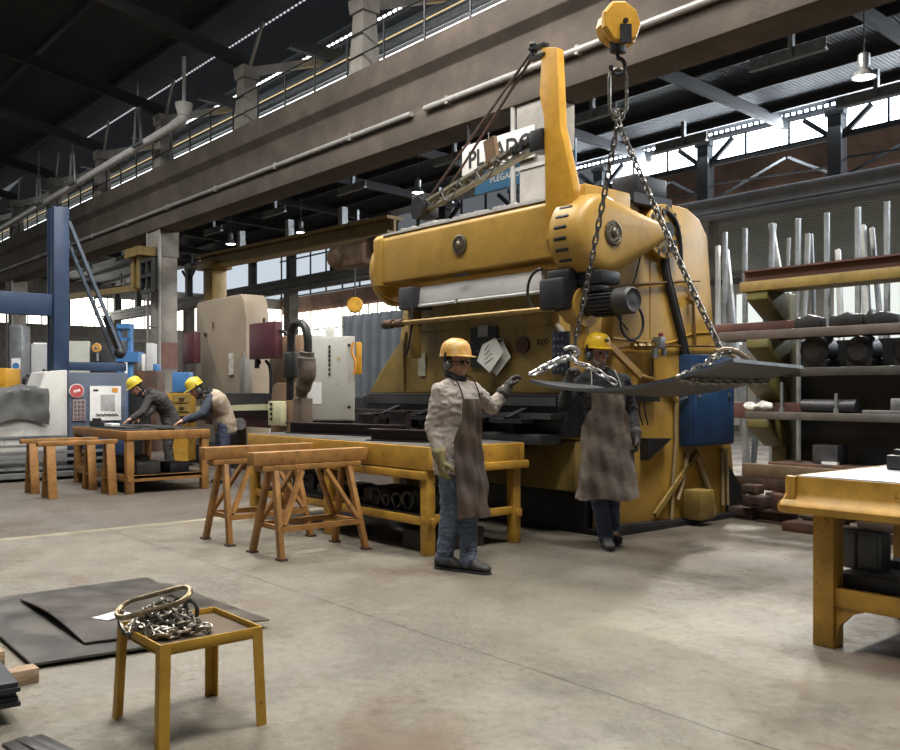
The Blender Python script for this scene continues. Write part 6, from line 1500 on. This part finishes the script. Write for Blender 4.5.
# worker in the pale jacket, reaching for the hanging plate
b = at(458, 570, z=0); 
Person('worker in pale grey jacket, brown apron and orange yellow hard hat, arm outstretched', b, J(
    pelvis=(-.02, 0, .93), waist=(-.02, 0, 1.08), chest=(-.015, .0, 1.27), neck=(-.015, -.005, 1.44), head=(-.015, -.01, 1.575),
    shR=(-.135, -.10, 1.36), shL=(.12, .10, 1.36), elR=(-.19, -.10, 1.08), wrR=(-.125, -.17, .84), elL=(.27, .27, 1.23), wrL=(.395, .30, 1.385),
    hipR=(-.06, -.06, .88), hipL=(.045, .06, .88), knR=(-.055, -.03, .48), knL=(.085, .06, .49), anR=(-.10, .04, .09), anL=(.075, -.07, .09)),
    (.72, -.70), (.76, -.65, -.05), dict(
    jacket=JACKET, trousers=JEANS, gloveR=GLOVE_Y, gloveL=GLOVE_D, hat=HAT_O, muffs=EARM, scarf=CLOTH_B, goggles=True, collar=False, cuff=.25,
    footR=(.85, -.5), footL=(.8, -.55), handR=dict(d=(.12, -.12, -1), n=(.75, .5, 0), curl=.55), handL=dict(d=(.45, .1, .9), n=(.8, .1, -.5), curl=.75),
    apron=dict(mat=APRON, top=1.30, bot=.42, bib=.60, half=.90, turn=-.16, flare=.015, fwd=.05, ph=.4, strap=CLOTH_B))).build()
# second worker, bearded, behind the plate
b = at(604, 546, z=0)
Person('bearded worker in black jacket, long scuffed apron and bright yellow hard hat', b, J(
    pelvis=(.01, .03, .97), waist=(.01, .03, 1.13), chest=(.005, .03, 1.35), neck=(-.03, .02, 1.53), head=(-.055, .0, 1.69),
    shR=(-.20, .04, 1.46), shL=(.18, .05, 1.45), elR=(-.36, -.10, 1.24), wrR=(-.335, -.20, 1.46), elL=(.26, .10, 1.17), wrL=(.275, -.02, .95),
    hipR=(-.075, .03, .92), hipL=(.095, .03, .92), knR=(-.06, -.02, .50), knL=(.075, .06, .50), anR=(.0, -.10, .09), anL=(.10, .16, .12)),
    (.10, -1), (.50, -.86, -.10), dict(
    jacket=CLOTH_B, trousers=JEANS_D, gloveR=GLOVE_D, gloveL=GLOVE_D, hat=HAT_Y, muffs=EARM, beard=BEARD, badge=True, collar=True,
    footR=(.05, -1), footL=(.15, -1), liftL=.02, handR=dict(d=(.2, -.3, .9), n=(.5, -.6, 0), curl=1.0), handL=dict(d=(.1, -.25, -1), n=(-.8, -.1, 0), curl=.8),
    apron=dict(mat=APRON2, top=1.37, bot=.43, bib=.75, half=1.35, flare=.07, fwd=.04, ph=2.0))).build()
# two workers bending over the rear table
b = at(163, 478, Y=5.92); b.z = 0
Person('worker in dark grey clothes and lemon yellow hard hat bending over the rear table', b, J(
    pelvis=(.10, .06, .90), waist=(.06, .02, 1.04), chest=(-.05, -.08, 1.22), neck=(-.20, -.22, 1.33), head=(-.33, -.30, 1.415),
    shR=(-.06, .02, 1.28), shL=(-.13, -.22, 1.27), elR=(-.12, -.24, 1.04), wrR=(-.25, -.40, .92), elL=(-.2, -.42, 1.02), wrL=(-.34, -.52, .92),
    hipR=(.06, .12, .86), hipL=(.12, -.03, .86), knR=(.05, .08, .47), knL=(.10, -.06, .47), anR=(.10, .13, .09), anL=(.13, -.04, .09)),
    (-.75, -.66), (-.78, -.42, -.62), dict(
    jacket=CLOTH_G, trousers=CLOTH_G, gloveR=None, gloveL=None, hat=HAT_Y2, muffs=None, scarf=CLOTH_B, collar=True,
    footR=(-.75, -.6), footL=(-.75, -.6), handR=dict(d=(-.6, -.6, -.35), n=(0, -.1, -1), curl=.4), handL=dict(d=(-.6, -.6, -.35), n=(0, -.1, -1), curl=.4))).build()
b = at(217, 478, Y=5.98); b.z = 0
Person('worker in a tan vest over navy sleeves bending at the rear table\'s end', b, J(
    pelvis=(.10, .04, .90), waist=(.08, .02, 1.03), chest=(.0, -.06, 1.21), neck=(-.11, -.16, 1.33), head=(-.24, -.24, 1.385),
    shR=(-.02, .04, 1.27), shL=(-.04, -.20, 1.26), elR=(-.10, -.16, 1.05), wrR=(-.32, -.34, .93), elL=(-.12, -.36, 1.04), wrL=(-.38, -.44, .93),
    hipR=(.06, .10, .86), hipL=(.12, -.05, .86), knR=(.03, .05, .47), knL=(.12, -.08, .47), anR=(.08, .10, .09), anL=(.16, -.04, .09)),
    (-.80, -.60), (-.80, -.40, -.60), dict(
    jacket=CLOTH_N, vest=VEST, trousers=JEANS_D, gloveR=None, gloveL=None, hat=HAT_Y2, muffs=EARM, scarf=CLOTH_B,
    footR=(-.75, -.6), footL=(-.75, -.6), handR=dict(d=(-.7, -.5, -.3), n=(0, -.1, -1), curl=.4), handL=dict(d=(-.7, -.5, -.3), n=(0, -.1, -1), curl=.4))).build()
